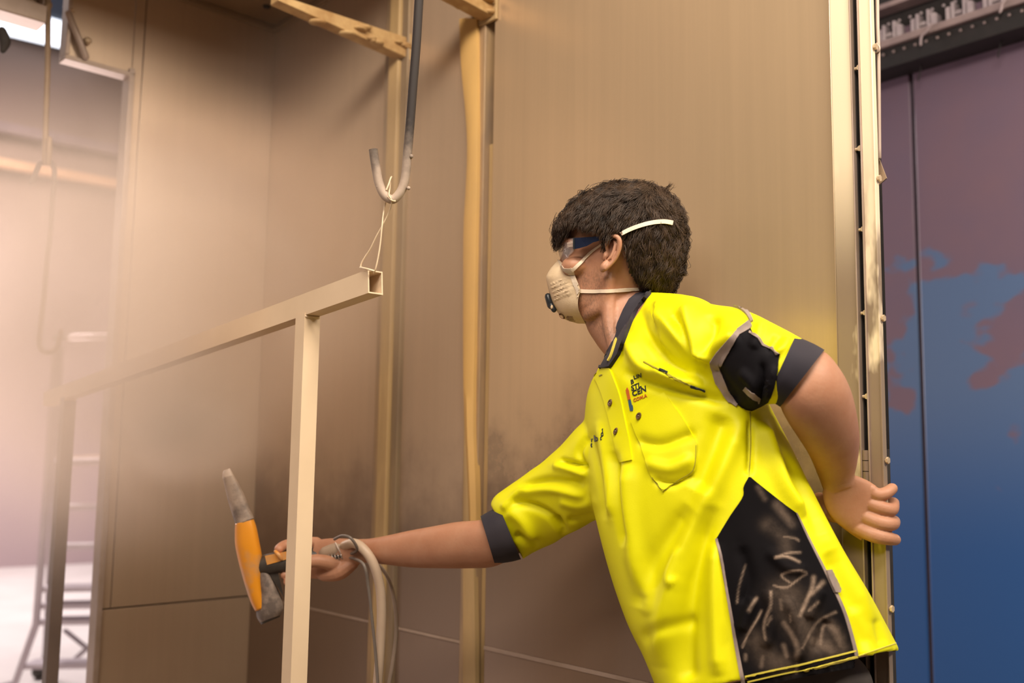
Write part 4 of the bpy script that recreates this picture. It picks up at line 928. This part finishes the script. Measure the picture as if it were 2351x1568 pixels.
# ================================================================== RESPIRATOR AND GLASSES
M['mask'] = mottled('dusty_respirator_shell', (0.72, 0.55, 0.36), (0.66, 0.49, 0.30), 30, rough=0.8, bump=0.15, bscale=300)
M['mask_flange'] = mottled('respirator_rim', (0.52, 0.42, 0.32), (0.62, 0.50, 0.38), 90, rough=0.8, bump=0.3, bscale=250)
M['elastic'] = mottled('cream_elastic', (0.86, 0.72, 0.58), (0.78, 0.63, 0.48), 40, rough=0.7)
M['valve'] = mottled('dark_valve', (0.015, 0.018, 0.022), (0.025, 0.03, 0.035), 50, rough=0.3)
MKT = crom([(597, 1281, 1284, .010), (607, 1272, 1296, .026), (616, 1264, 1311, .044), (628, 1257, 1318, .052), (640, 1254, 1323, .056), (664, 1259, 1331, .060), (690, 1266, 1327, .058), (708, 1274, 1328, .054), (722, 1284, 1333, .047), (734, 1299, 1339, .036), (743, 1326, 1345, .014)], 100)
rsp = empty('respirator_mask', HP(1300, 670, 0), label='cream cup respirator with dark valve strapped over the mouth and nose', cat='respirator')
def mask_surf(off):
    g = []
    for r in MKT:
        row = []
        for k in range(57):
            u = -1+2*k/56; x = r[1]-off*1400*0.8+(r[2]-r[1]+off*1400*0.8)*abs(u)**2.3; l = (r[3]+off*0.8)*u
            yy = r[0]
            # moulded ribs on the cheek of the cup
            f = min(1, max(0, (1-abs(abs(u)-0.62)/0.36)*2.2)); t_ = (r[0]-662+ (x-1290)*0.42)
            rib = 0.0030*f*(math.cos(t_/10.5*2*math.pi) if abs(t_) < 21 else 0)
            row.append(HP(x-rib*400, yy, l+math.copysign(rib, u)))
        g.append(row)
    return g
def sheet(g, g2):
    a = [p for r in g for p in r]; b = [p for r in g2 for p in r]; n = len(a); w_ = len(g[0]); h_ = len(g); Fc = []
    for i in range(h_-1):
        for j in range(w_-1):
            q = (i*w_+j, i*w_+j+1, (i+1)*w_+j+1, (i+1)*w_+j); Fc.append(q); Fc.append(tuple(x+n for x in reversed(q)))
    rim = [j for j in range(w_)]+[i*w_+w_-1 for i in range(1, h_)]+[(h_-1)*w_+j for j in range(w_-2, -1, -1)]+[i*w_ for i in range(h_-2, 0, -1)]
    for k in range(len(rim)): x, y = rim[k], rim[(k+1) % len(rim)]; Fc.append((y, x, x+n, y+n))
    return a+b, Fc
shellVF = sheet(mask_surf(0.0), mask_surf(-0.003)); mobj('shell', shellVF, M['mask'], rsp, True, 60)
mb = bvh_of(shellVF); allb = bvh_of(shellVF, (Vb, Fb))
T2 = lambda *q: [(1240+x/8.71, 580+y/8.71) for x, y in q]
rim_ = T2((480, 310), (560, 318), (625, 305), (665, 340), (690, 430), (720, 530), (770, 640), (805, 730), (800, 830), (745, 910), (735, 820), (715, 740), (660, 640), (610, 480), (560, 415), (500, 380), (440, 350), (400, 260), (352, 130), (430, 230))
vf = drape(rim_, allb, .0015, .002, 3.0); mobj('rim', vf, M['mask_flange'], rsp, True, 50)
vv = [HP(x, y, l) for x, y, l in ((1256, 678, .008), (1262, 700, .010), (1268, 712, .012))]
mobj('valve', join(tube([HP(1258, 680, .006), HP(1265, 702, .008)], [.0055, .0060], 12), tube([HP(1265, 700, .010), HP(1272, 712, .014)], [.0048, .0042], 10)), M['valve'], rsp, True)
mobj('valve_window', ball(HP(1267, 705, .0165), .0022, .0022, .0035, 8, 6), M['mask'], rsp, True)
def ring_print(cx_, cy_, rx, ry, ang, w_):
    o = []; i = []
    for k in range(24):
        a = 2*math.pi*k/24; 
        for lst, s in ((o, 1), (i, 1-w_)):
            x, y = rx*s*math.cos(a), ry*s*math.sin(a); lst.append((cx_+x*math.cos(ang)-y*math.sin(ang), cy_+x*math.sin(ang)+y*math.cos(ang)))
    top = []
    for p in o+i:
        h = cast(mb, *p); top.append(h[0]+h[1]*.0006 if h else HP(p[0], p[1], .03))
    return top, [(k, (k+1) % 24, (k+1) % 24+24, k+24) for k in range(24)]
M['mask_print'] = mottled('brown_print', (0.16, 0.07, 0.03), (0.20, 0.10, 0.05), 60, rough=0.7)
mobj('printed_ring', ring_print(1290, 726, 8.5, 4.6, 0.75, 0.42), M['mask_print'], rsp, True)
for k, (y, x0, x1) in enumerate(((726.5, 1302, 1315), (729.5, 1301, 1316), (732.8, 1302, 1317), (736, 1304, 1319))):
    vs = []; fs = []
    x = x0; rr = random.Random(k)
    while x < x1:
        wd = rr.uniform(0.9, 1.8); q = []
        for dx, dy in ((0, -1), (wd, -1), (wd, 1), (0, 1)):
            h = cast(mb, x+dx, y+dy+(x-1308)*0.06); q.append(h[0]+h[1]*.0005 if h else HP(x+dx, y+dy, .05))
        b = len(vs); vs += q; fs.append((b, b+1, b+2, b+3)); x += wd+0.9
    mobj('printed_line', (vs, fs), M['mask_print'], rsp, False)
earV = join(*[(a[0], a[1]) for a in ears])
hairVF = ([Vector(v.co)+PERS for v in hair.data.vertices], [list(p.vertices) for p in hair.data.polygons])
hb = bvh_of((Vb, Fb), hairVF)
for ln, wd, of in (([(1313, 621), (1335, 601), (1360, 577), (1382, 560), (1397, 547)], (7.5, 3.5), .0022), ([(1424, 539), (1442, 530), (1466, 521), (1490, 515), (1513, 513), (1531, 516)], (8.0, 9.5), .0125), ([(1327, 668), (1360, 669), (1400, 668), (1440, 665), (1466, 664)], (8.5, 7.5), .0022)):
    vf = drape(band(ln, wd, 40), hb, of, .0016, 3.5); mobj('strap', vf, M['elastic'], rsp, True, 50)

gl = empty('safety_glasses', HP(1310, 565, 0), label='clear wraparound safety glasses with dark navy temple arms', cat='glasses')
t = NT('clear_lens'); t.b.inputs['Base Color'].default_value = (0.50, 0.42, 0.40, 1); t.b.inputs['Roughness'].default_value = 0.06; t.b.inputs['Alpha'].default_value = 0.24; t.b.inputs['Specular IOR Level'].default_value = 0.35
M['lens'] = t.m
LT = crom([(547, 1297, 1317, .060), (553, 1289, 1318, .066), (562, 1284, 1318, .070), (575, 1282, 1317, .070), (588, 1284, 1305, .062), (600, 1289, 1300, .050), (611, 1296, 1298, .036)], 24)
def lens_surf(off, s0, s1):
    return [[HP(r[1]+off*1400+(r[2]-r[1])*abs(u)**2.4, r[0]-1.5*(1-abs(u)), (r[3]-off)*u) for u in np.linspace(s0, s1, 24)] for r in LT]
for s0, s1 in ((0.06, 1.0), (-1.0, -0.06)): mobj('lens', sheet(lens_surf(0, s0, s1), lens_surf(.0016, s0, s1)), M['lens'], gl, True, 60)
M['temple'] = mottled('dark_navy_plastic', (0.006, 0.010, 0.028), (0.010, 0.016, 0.04), 20, rough=0.25)
for s in (1, -1):
    o = []
    for (x0, y0), (x1, y1), l in (((1317, 546), (1317, 572), .0722), ((1330, 545.5), (1330, 570), .0745), ((1345, 544.5), (1347, 565), .078), ((1360, 543.5), (1362, 556.5), .0805), ((1375, 542), (1376, 552.5), .082), ((1390, 541), (1391, 550.5), .083), ((1404, 543), (1404, 551), .081)):
        o.append([HP(x0, y0, s*l), HP(x1, y1, s*l), HP(x1, y1, s*(l-.0028)), HP(x0, y0, s*(l-.0028))])
    mobj('temple_arm', loft(o), M['temple'], gl, False)
    mobj('hinge', loft([[HP(1315.5, 546, s*.0732), HP(1315.5, 572, s*.0732), HP(1315.5, 572, s*.069), HP(1315.5, 546, s*.069)], [HP(1319.5, 546, s*.0745), HP(1319.5, 572, s*.0745), HP(1319.5, 572, s*.070), HP(1319.5, 546, s*.070)]]), M['valve'], gl, False)
for k, y in enumerate((556.5, 559, 563, 566)):
    pts = [HP(1302+k*0.2, y+1.5, .0645), HP(1309, y-.3, .0675), HP(1314.5, y-0.8, .0705)]
    mobj('etched_mark', tube(pts, .00035, 4, sub=6), M['elastic'], gl, True)

# ================================================================== HANGING FRAME
M['tube_cream'] = mottled('cream_powder_tube', (0.74, 0.56, 0.38), (0.68, 0.51, 0.34), 6, rough=0.62)
M['tube_shaded'] = mottled('shaded_brown_tube', (0.20, 0.145, 0.12), (0.16, 0.115, 0.095), 6, rough=0.5)  # far upright: the shade on it is put into this darker brown
M['tube_shade'] = mottled('tube_inside_shade', (0.020, 0.015, 0.012), (0.03, 0.022, 0.018), 30, rough=0.6)
rA = P(862, 648, 1.47); rB = P(112, 917, 2.55); u = (rB-rA).normalized()
fh = Vector((u.x, u.y, 0)).normalized(); fs = Vector((-fh.y, fh.x, 0)); 
if fs.dot(rA-CAM) > 0: fs = -fs                       # side facing the room
fu = u.cross(fs); fu = fu if fu.z > 0 else -fu; fu.normalize()
fr = empty('hanging_gate_frame', Vector((rA.x, rA.y, rA.z))+u*0.5, label='cream coated square-tube gate frame hanging from the hook', cat='frame')
RW, RHT, WT = 0.026, 0.0355, 0.0022
def hollow(o, d, L_, a, wa, b, wb, wt):
    """hollow rectangular tube from o along d, section spanned by a (wa) and b (wb)"""
    sec = lambda k: [a*(sx*(wa/2-k))+b*(sy*(wb/2-k)) for sx, sy in ((-1, -1), (1, -1), (1, 1), (-1, 1))]
    S = [sec(0), sec(wt)]; V = []
    for e in (0, L_):
        for q in S: V += [o+d*e+p for p in q]
    Fc = []
    for j in range(4):
        k = (j+1) % 4; Fc += [(j, k, 8+k, 8+j), (4+k, 4+j, 12+j, 12+k), (j, 4+j, 4+k, k), (8+k, 12+k, 12+j, 8+j)]
    return V, Fc
L_ = (rB-rA).length
mobj('top_rail', hollow(rA, u, L_, fs, RW, fu, RHT, WT), M['tube_cream'], fr, False)
mobj('rail_shade_plug', box(rA+u*0.035-fs*(RW/2-WT*1.3)-fu*(RHT/2-WT*1.3), u*0.01, fs*(RW-2.6*WT), fu*(RHT-2.6*WT)), M['tube_shade'], fr, False)  # near-black plug added to stand in for the shade inside the tube
def post_at(px_, y_):
    # point on the rail's lower face plane under the rail axis
    n_ = fs; h_ = hit(px_, y_, rA, n_); k_ = (h_-rA).dot(u); return rA+u*k_-fu*RHT/2
PW = 0.0285
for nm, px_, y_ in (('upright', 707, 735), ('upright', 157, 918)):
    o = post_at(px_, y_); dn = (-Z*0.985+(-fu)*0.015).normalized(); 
    mobj(nm, hollow(o+Z*0.004, dn, o.z-0.12, fh, PW, fs, PW, WT), M['tube_cream' if px_ > 400 else 'tube_shaded'], fr, False, **({} if px_ > 400 else dict(label='far upright with its shade put into a darker brown')))
    for sx in (-1, 1): mobj('weld', tube([o-Z*0.001+fh*(PW/2)*sx+fs*(PW/2-.002)*q for q in (-0.95, -0.45, 0, 0.45, 0.95)], .0026, 8), M['tube_cream'], fr, True)
mobj('bottom_rail', hollow(Vector((rA.x, rA.y, 0.16)), fh, L_, fs, RW, Z, RHT, WT), M['tube_cream'], fr, False)
# wire tie from rail to hook
hd = 1.47
M['wire'] = mottled('cream_wire', (0.74, 0.58, 0.40), (0.66, 0.50, 0.33), 80, rough=0.5)
def W_(x, y, d=0): return P(x, y, hd+d)
wt = empty('wire_tie', W_(900, 460), label='twisted cream wire looping from the hook through the rail end', cat='wire')
mobj('strand', tube([W_(897, 408, .01), W_(896, 425, .008), W_(893, 447, -.008), W_(897, 455, -.014), W_(899, 468, -.009), W_(893, 487, 0), W_(880, 514, .004), W_(863, 545, .008), W_(850, 572, .012), W_(838, 590, .016), W_(830, 604, .018), W_(828, 613, .018)], .0011, 8, sub=60), M['wire'], wt, True)
mobj('strand', tube([W_(892, 452, .013), W_(884, 470, .012), W_(880, 492, .006), W_(877, 520, 0), W_(873, 560, -.002), W_(868, 592, -.004), W_(862, 618, -.004), W_(858, 628, .002)], .0012, 8, sub=50), M['wire'], wt, True)
mobj('twist', join(tube([W_(890, 451, -.006), W_(898, 459, -.014), W_(907, 462, -.008), W_(900, 452, .012)], .0012, 8, sub=20), tube([W_(887, 436, -.004), W_(892, 424, -.002), W_(896, 412, .004), W_(899, 406, .008)], .0013, 8, sub=14)), M['wire'], wt, True)
mobj('hooked_end', tube([W_(827, 614, .010), W_(836, 616, -.004), W_(846, 618.5, -.012), W_(858, 622, -.012)], .0016, 8, sub=16), M['wire'], wt, True)

# near hook: dark rod above, powder-coated bend below
t = NT('hook_steel'); v = t.coord(); g = t.add('ShaderNodeNewGeometry'); sx = t.add('ShaderNodeSeparateXYZ'); t.link(g.outputs['Position'], sx.inputs[0])
f = t.maprange(t.math('ADD', sx.outputs[2], t.math('MULTIPLY', t.noise(v, 25), 0.05)), 1.64, 1.78)
M['hook'] = t.fin(t.mix(f, (0.46, 0.35, 0.27), (0.022, 0.015, 0.013)), 0.7, 0.0)
hk = empty('hanging_hook', W_(905, 462), label='dark steel J hook carrying the near end of the frame', cat='hook')
hp = [(973, -160), (962, 0), (956, 100), (948, 200), (941, 290), (935, 360), (931, 405), (922, 436), (906, 456), (893, 456), (880, 444), (870, 420), (864, 390), (860, 365), (857, 343)]
mobj('rod', tube([W_(x, y) for x, y in hp], .0067, 16, False, False, sub=90), M['hook'], hk, True, 50)
for (x, y, r_) in ((944, 359, .0035), (938, 432, .0030), (867, 428, .0028)): mobj('powder_nub', ball(W_(x, y, -.003), r_, None, None, 8, 6), M['hook'], hk, True)

# far hooks
fd = 2.45
M['hook_far'] = mottled('dusty_far_hook', (0.14, 0.095, 0.075), (0.10, 0.07, 0.055), 20, rough=0.6)
M['rod_far'] = mottled('dusty_far_rod', (0.32, 0.21, 0.12), (0.26, 0.17, 0.10), 20, rough=0.6)
def D_(x, y, d=0): return P(x, y, fd+d)
h1 = empty('conveyor_rod', D_(106, 370), label='dusty hanging rod with a double hook end in the conveyor opening', cat='hook')
mobj('rod', tube([D_(110, -120), D_(110, 60), D_(109, 160), D_(106, 260), D_(103, 375)], .0068, 12, sub=30), M['rod_far'], h1, True)
mobj('sleeve', tube([D_(114, 318, -.01), D_(113, 345, -.01), D_(111, 376, -.01)], [.006, .007, .006], 10), M['rod_far'], h1, True)
mobj('hook_arm', tube([D_(102, 372), D_(92, 376), D_(84, 392), D_(78, 408), D_(72, 420)], .0062, 12, sub=20), M['hook_far'], h1, True)
mobj('clip', tube([D_(112, 10), D_(103, 30), D_(101, 44)], [.009, .011, .008], 8, sub=8), M['rod_far'], h1, True)
h2 = empty('long_hook', D_(120, 600), label='long dark hook fading into the haze below the far rod', cat='hook')
mobj('rod', tube([D_(108, 374), D_(117, 374), D_(123, 384), D_(125, 400), D_(121, 460), D_(116, 530), D_(108, 600), D_(101, 680), D_(93, 750), D_(90, 785), D_(94, 802), D_(106, 809), D_(122, 806), D_(132, 795), D_(136, 780), D_(140, 760)], .0060, 12, sub=70), M['hook_far'], h2, True)

# ================================================================== SPRAY GUN
gd = 1.80
def G(x, y, d=0): return P(x, y, gd+d)
gun = empty('powder_spray_gun', G(600, 1290), label='orange and black powder spray gun held in the reaching hand', cat='spray gun')
M['gun_orange'] = mottled('worn_orange_plastic', (0.74, 0.28, 0.012), (0.50, 0.27, 0.12), 16, rough=0.4, lo=0.5, hi=0.68)
M['gun_grey'] = mottled('dusty_grey_plastic', (0.13, 0.10, 0.085), (0.38, 0.29, 0.23), 26, (1, 1, 1), 0.5, lo=0.4, hi=0.62)
M['gun_black'] = mottled('black_plastic', (0.028, 0.022, 0.018), (0.05, 0.04, 0.032), 30, rough=0.45)
M['gun_tip'] = mottled('pale_nozzle', (0.62, 0.50, 0.42), (0.5, 0.4, 0.33), 30, rough=0.5)
def gl_(keys, n=24, e=2.4): return limb([(a, b, c, d_, gd+dd, th, 0) for a, b, c, d_, dd, th in keys], n, e, 32)
mobj('nozzle_tip', gl_([(514, 1080, 528, 1075, 0, .005), (511, 1088, 532, 1082, 0, .008), (511, 1100, 537, 1093, 0, .010)], 8), M['gun_tip'], gun)
mobj('barrel', gl_([(511, 1096, 537, 1090, 0, .010), (516, 1118, 548, 1110, 0, .013), (523, 1148, 562, 1138, 0, .016), (532, 1178, 573, 1165, 0, .018), (541, 1206, 584, 1190, 0, .020)]), M['gun_grey'], gun)
mobj('body_shell', gl_([(540, 1202, 582, 1190, 0, .0195), (539, 1222, 589, 1210, 0, .022), (540, 1254, 596, 1245, 0, .024), (549, 1296, 602, 1282, 0, .023), (561, 1340, 601, 1328, 0, .021), (574, 1380, 605, 1368, 0, .019), (586, 1404, 610, 1394, 0, .016)]), M['gun_orange'], gun)
mobj('rear_housing', gl_([(588, 1290, 606, 1285, .004, .014), (590, 1325, 618, 1310, .004, .019), (593, 1365, 634, 1345, .004, .022), (588, 1400, 647, 1375, .004, .023), (590, 1418, 651, 1396, .004, .022), (597, 1430, 644, 1412, .004, .018)]), M['gun_grey'], gun)
mobj('rear_cap', gl_([(594, 1426, 646, 1404, .004, .019), (600, 1434, 643, 1416, .004, .015)], 6), M['gun_black'], gun)
mobj('trigger_guard', loft([[G(x, y, q) for x, y in ((606, 1300), (634, 1296), (652, 1372), (640, 1352))] for q in (-.010, .010)]), M['gun_black'], gun, False)
grip = mobj('grip', tube([G(592, 1300), G(620, 1294, -.002), (G(660, 1288, -.002)), G(710, 1280, 0), G(752, 1272, 0)], [.016, .0185, .0185, .017, .015], 18, sub=26), M['gun_black'], gun)
mobj('grip_stripe', loft([[G(x, y, q) for x, y in ((608, 1276), (676, 1262), (676, 1279), (613, 1297))] for q in (-.0215, -.012)]), M['gun_orange'], gun, False)
mobj('trigger', tube([G(632, 1266, -.020), G(640, 1274, -.024), G(646, 1284, -.022)], [.003, .004, .003], 8, sub=8), M['gun_orange'], gun)
mobj('hose_spigot', tube([G(748, 1270, -.010), G(770, 1262, -.012), G(792, 1254, -.014)], [.014, .0155, .014], 16, sub=8), mottled('smoky_spigot', (0.34, 0.24, 0.17), (0.42, 0.31, 0.22), 20, rough=0.25), gun)
mobj('spigot_clip', tube([G(770, 1246, -.020), G(776, 1258, -.030), G(782, 1270, -.028)], .0014, 8, sub=10), M['gun_tip'], gun)
sp = []; ax_ = (G(788, 1276, -.026)-G(744, 1284, -.026)); Ls = ax_.length; axn = ax_.normalized(); q1 = axn.cross(Z).normalized(); q2 = axn.cross(q1)
for i in range(90):
    a = i/90*6.5*2*math.pi; sp.append(G(744, 1284, -.026)+ax_*(i/89)+(q1*math.cos(a)+q2*math.sin(a))*.0058)
mobj('strain_relief_spring', tube(sp, .0014, 6), mottled('spring_steel', (0.45, 0.38, 0.33), (0.35, 0.29, 0.25), 40, rough=0.3, metal=0.6), gun)
mobj('cable_core', tube([G(740, 1285, -.026), G(788, 1276, -.026), G(800, 1277, -.026)], .0042, 10), M['gun_black'], gun)
# hoses hang from the gun, in front of the wrist
mobj('powder_hose', tube([G(788, 1254, -.020), G(812, 1247, -.045), G(836, 1262, -.06), G(858, 1296, -.065), G(872, 1345, -.06), G(876, 1400, -.055), G(874, 1470, -.05), G(868, 1560, -.045), G(858, 1660, -.04), G(830, 1800, 0)], .0085, 16, sub=80), mottled('cream_hose', (0.60, 0.46, 0.34), (0.54, 0.40, 0.29), 12, rough=0.45), gun, True, label='thick cream powder hose')
mobj('power_cable', tube([G(800, 1277, -.026), G(820, 1262, -.06), G(806, 1236, -.075), G(786, 1230, -.062), G(768, 1238, -.045)][::-1]+[G(834, 1295, -.08), G(846, 1350, -.075), G(854, 1420, -.07), G(862, 1500, -.065), G(868, 1600, -.06), G(866, 1750, -.03)], .0026, 10, sub=90), mottled('grey_cable', (0.16, 0.13, 0.115), (0.20, 0.165, 0.14), 20, rough=0.5), gun, True, label='thin dark grey cable')
mobj('air_hose', tube([G(800, 1278, -.024), G(840, 1285, .0), G(872, 1300, .012), G(894, 1335, .014), G(907, 1390, .014), G(910, 1450, .012), G(902, 1520, .010), G(890, 1590, .01), G(870, 1720, .02)], .0036, 10, sub=80), mottled('clear_grey_hose', (0.36, 0.28, 0.22), (0.44, 0.34, 0.27), 12, rough=0.4), gun, True, label='slim pale air hose')

# ================================================================== ROLLING LADDER in the hall
ld = 5.0
M['ladder'] = mottled('pale_ladder_steel', (0.46, 0.40, 0.43), (0.40, 0.34, 0.37), 5, rough=0.5)
def LP(x, y, d=0): return P(x, y, ld+d)
lad = empty('rolling_ladder', Vector((LP(120, 1500).x, LP(120, 1500).y, 0)), label='pale steel rolling ladder standing on the bright hall floor', cat='ladder')
def down(p, k=0.0):
    """extend a rail to the floor"""
    return Vector((p.x-k*p.z*0.35, p.y, 0.0))
fl = [LP(128, 800), LP(124, 880), LP(105, 1150), LP(95, 1283), LP(83, 1433), LP(35, 1568)]
mobj('front_rail', tube(fl+[Vector((fl[-1].x-0.20, fl[-1].y, 0.03))], .018, 10), M['ladder'], lad)
bl = [LP(137, 800, .5), LP(132, 940, .5), LP(116, 1282, .5), LP(105, 1503, .5)]
mobj('rear_rail', tube(bl+[Vector((bl[-1].x-.03, bl[-1].y, 0.03))], .018, 10), M['ladder'], lad)
mobj('front_rail', tube([LP(300, 800), LP(296, 1283), LP(292, 1433), LP(285, 1568), ], .018, 10), M['ladder'], lad)
mobj('rear_rail', tube([LP(300, 800, .5), LP(290, 1283, .5), LP(283, 1503, .5)]+[Vector((LP(283, 1503, .5).x, LP(283, 1503, .5).y, .03))], .018, 10), M['ladder'], lad)
for y in (775, 1060, 1165, 1255): mobj('handrail_bar', tube([LP(128, y), LP(300, y-4)], .018, 8), M['ladder'], lad)
mobj('platform', box(LP(124, 1070), LP(298, 1064)-LP(124, 1070), Z*0.05, Vector((0, .5, 0)), .004), mottled('pale_platform', (0.62, 0.46, 0.38), (0.56, 0.42, 0.36), 4, rough=0.6), lad, False)
for y, x0 in ((1355, 84), (1394, 82), (1431, 80), (1532, 48)):
    a = LP(x0, y); b = LP(296, y-3); mobj('tread', box(a-Z*.012, b-a, Z*0.024, Vector((0, .16, 0)), .003), M['ladder'], lad, False)
mobj('cross_brace', tube([LP(150, 1448, .3), LP(200, 1488, .3), LP(250, 1526, .3)], .013, 8), M['ladder'], lad)
mobj('cross_brace', tube([LP(250, 1448, .3), LP(200, 1488, .3), LP(158, 1526, .3)], .013, 8), M['ladder'], lad)
for p in (Vector((fl[-1].x-0.20, fl[-1].y, 0.04)), Vector((bl[-1].x-.03, bl[-1].y, 0.04)), Vector((LP(283, 1503, .5).x, LP(283, 1503, .5).y, .04))):
    mobj('caster', ball(p, .04), M['gun_black'], lad)
# ================================================================== POWDER HAZE
def volmat(name, blobs, dens, color, aniso, nz=(3.0, 0.38, 0.62), namt=0.62):
    m = bpy.data.materials.new(name); m.use_nodes = True; t = m.node_tree; t.nodes.clear()
    out = t.nodes.new('ShaderNodeOutputMaterial'); vs = t.nodes.new('ShaderNodeVolumePrincipled')
    vs.inputs['Color'].default_value = (*color, 1); vs.inputs['Anisotropy'].default_value = aniso
    g = t.nodes.new('ShaderNodeNewGeometry')
    def mth(op, a, b=None):
        n = t.nodes.new('ShaderNodeMath'); n.operation = op
        for k, v in enumerate((a, b)):
            if v is None: continue
            if isinstance(v, (int, float)): n.inputs[k].default_value = v
            else: t.links.new(v, n.inputs[k])
        return n.outputs[0]
    tot = None
    for c, r, w_, rot in blobs:
        s = t.nodes.new('ShaderNodeVectorMath'); s.operation = 'SUBTRACT'; t.links.new(g.outputs['Position'], s.inputs[0]); s.inputs[1].default_value = tuple(c)
        rt = t.nodes.new('ShaderNodeVectorRotate'); rt.rotation_type = 'EULER_XYZ'; rt.inputs['Rotation'].default_value = rot; t.links.new(s.outputs[0], rt.inputs['Vector'])
        d = t.nodes.new('ShaderNodeVectorMath'); d.operation = 'DIVIDE'; t.links.new(rt.outputs[0], d.inputs[0]); d.inputs[1].default_value = r
        l = t.nodes.new('ShaderNodeVectorMath'); l.operation = 'LENGTH'; t.links.new(d.outputs[0], l.inputs[0])
        mr = t.nodes.new('ShaderNodeMapRange'); mr.interpolation_type = 'SMOOTHERSTEP'; mr.inputs[1].default_value = 1.0; mr.inputs[2].default_value = 0.0; mr.inputs[3].default_value = 0; mr.inputs[4].default_value = w_
        t.links.new(l.outputs[1] if len(l.outputs) > 1 else l.outputs[0], mr.inputs[0]); tot = mr.outputs[0] if tot is None else mth('ADD', tot, mr.outputs[0])
    nz_ = t.nodes.new('ShaderNodeTexNoise'); nz_.inputs['Scale'].default_value = nz[0]; nz_.inputs['Detail'].default_value = 3; nz_.inputs['Distortion'].default_value = 0.6; t.links.new(g.outputs['Position'], nz_.inputs['Vector'])
    mr = t.nodes.new('ShaderNodeMapRange'); mr.inputs[1].default_value = nz[1]; mr.inputs[2].default_value = nz[2]; mr.inputs[3].default_value = 1-namt; mr.inputs[4].default_value = 1.0; t.links.new(nz_.outputs[0], mr.inputs[0])
    de = mth('MULTIPLY', mth('MULTIPLY', tot, mr.outputs[0]), dens)
    t.links.new(de, vs.inputs['Density']); t.links.new(vs.outputs[0], out.inputs['Volume'])
    return m
blobs = [(P(370, 680, 1.72), (0.52, 0.52, 0.52), 0.70, (0, 0, 0)), (P(30, 780, 1.85), (0.55, 0.55, 0.58), 0.50, (0, 0, 0)),
    (P(800, 470, 1.85), (0.42, 0.40, 0.45), 0.42, (0, 0, 0)), (P(360, 930, 1.72), (0.26, 0.28, 0.17), 0.6, (0, 0, 0)), (P(425, 1000, 1.78), (0.18, 0.24, 0.115), 1.7, (0, 0, 0))]
M['haze'] = volmat('powder_haze', blobs, 5.2, (0.96, 0.82, 0.68), 0.42)
def prism(fp, z0, z1):
    V = [Vector((p.x, p.y, z0)) for p in fp]+[Vector((p.x, p.y, z1)) for p in fp]; n = len(fp)
    return V, [tuple(range(n))[::-1], tuple(range(n, 2*n))]+[(i, (i+1) % n, (i+1) % n+n, i+n) for i in range(n)]
mobj('powder_cloud', prism([pR(0.55, 0, .03), pR(CORN-.02, 0, .03), pR(CORN-.02, 0, 1.20), pR(0.95, 0, 1.20)], 0.45, 2.30), M['haze'], None, False, label='drifting tan powder cloud filling the left of the booth', cat='powder cloud', kind='stuff')
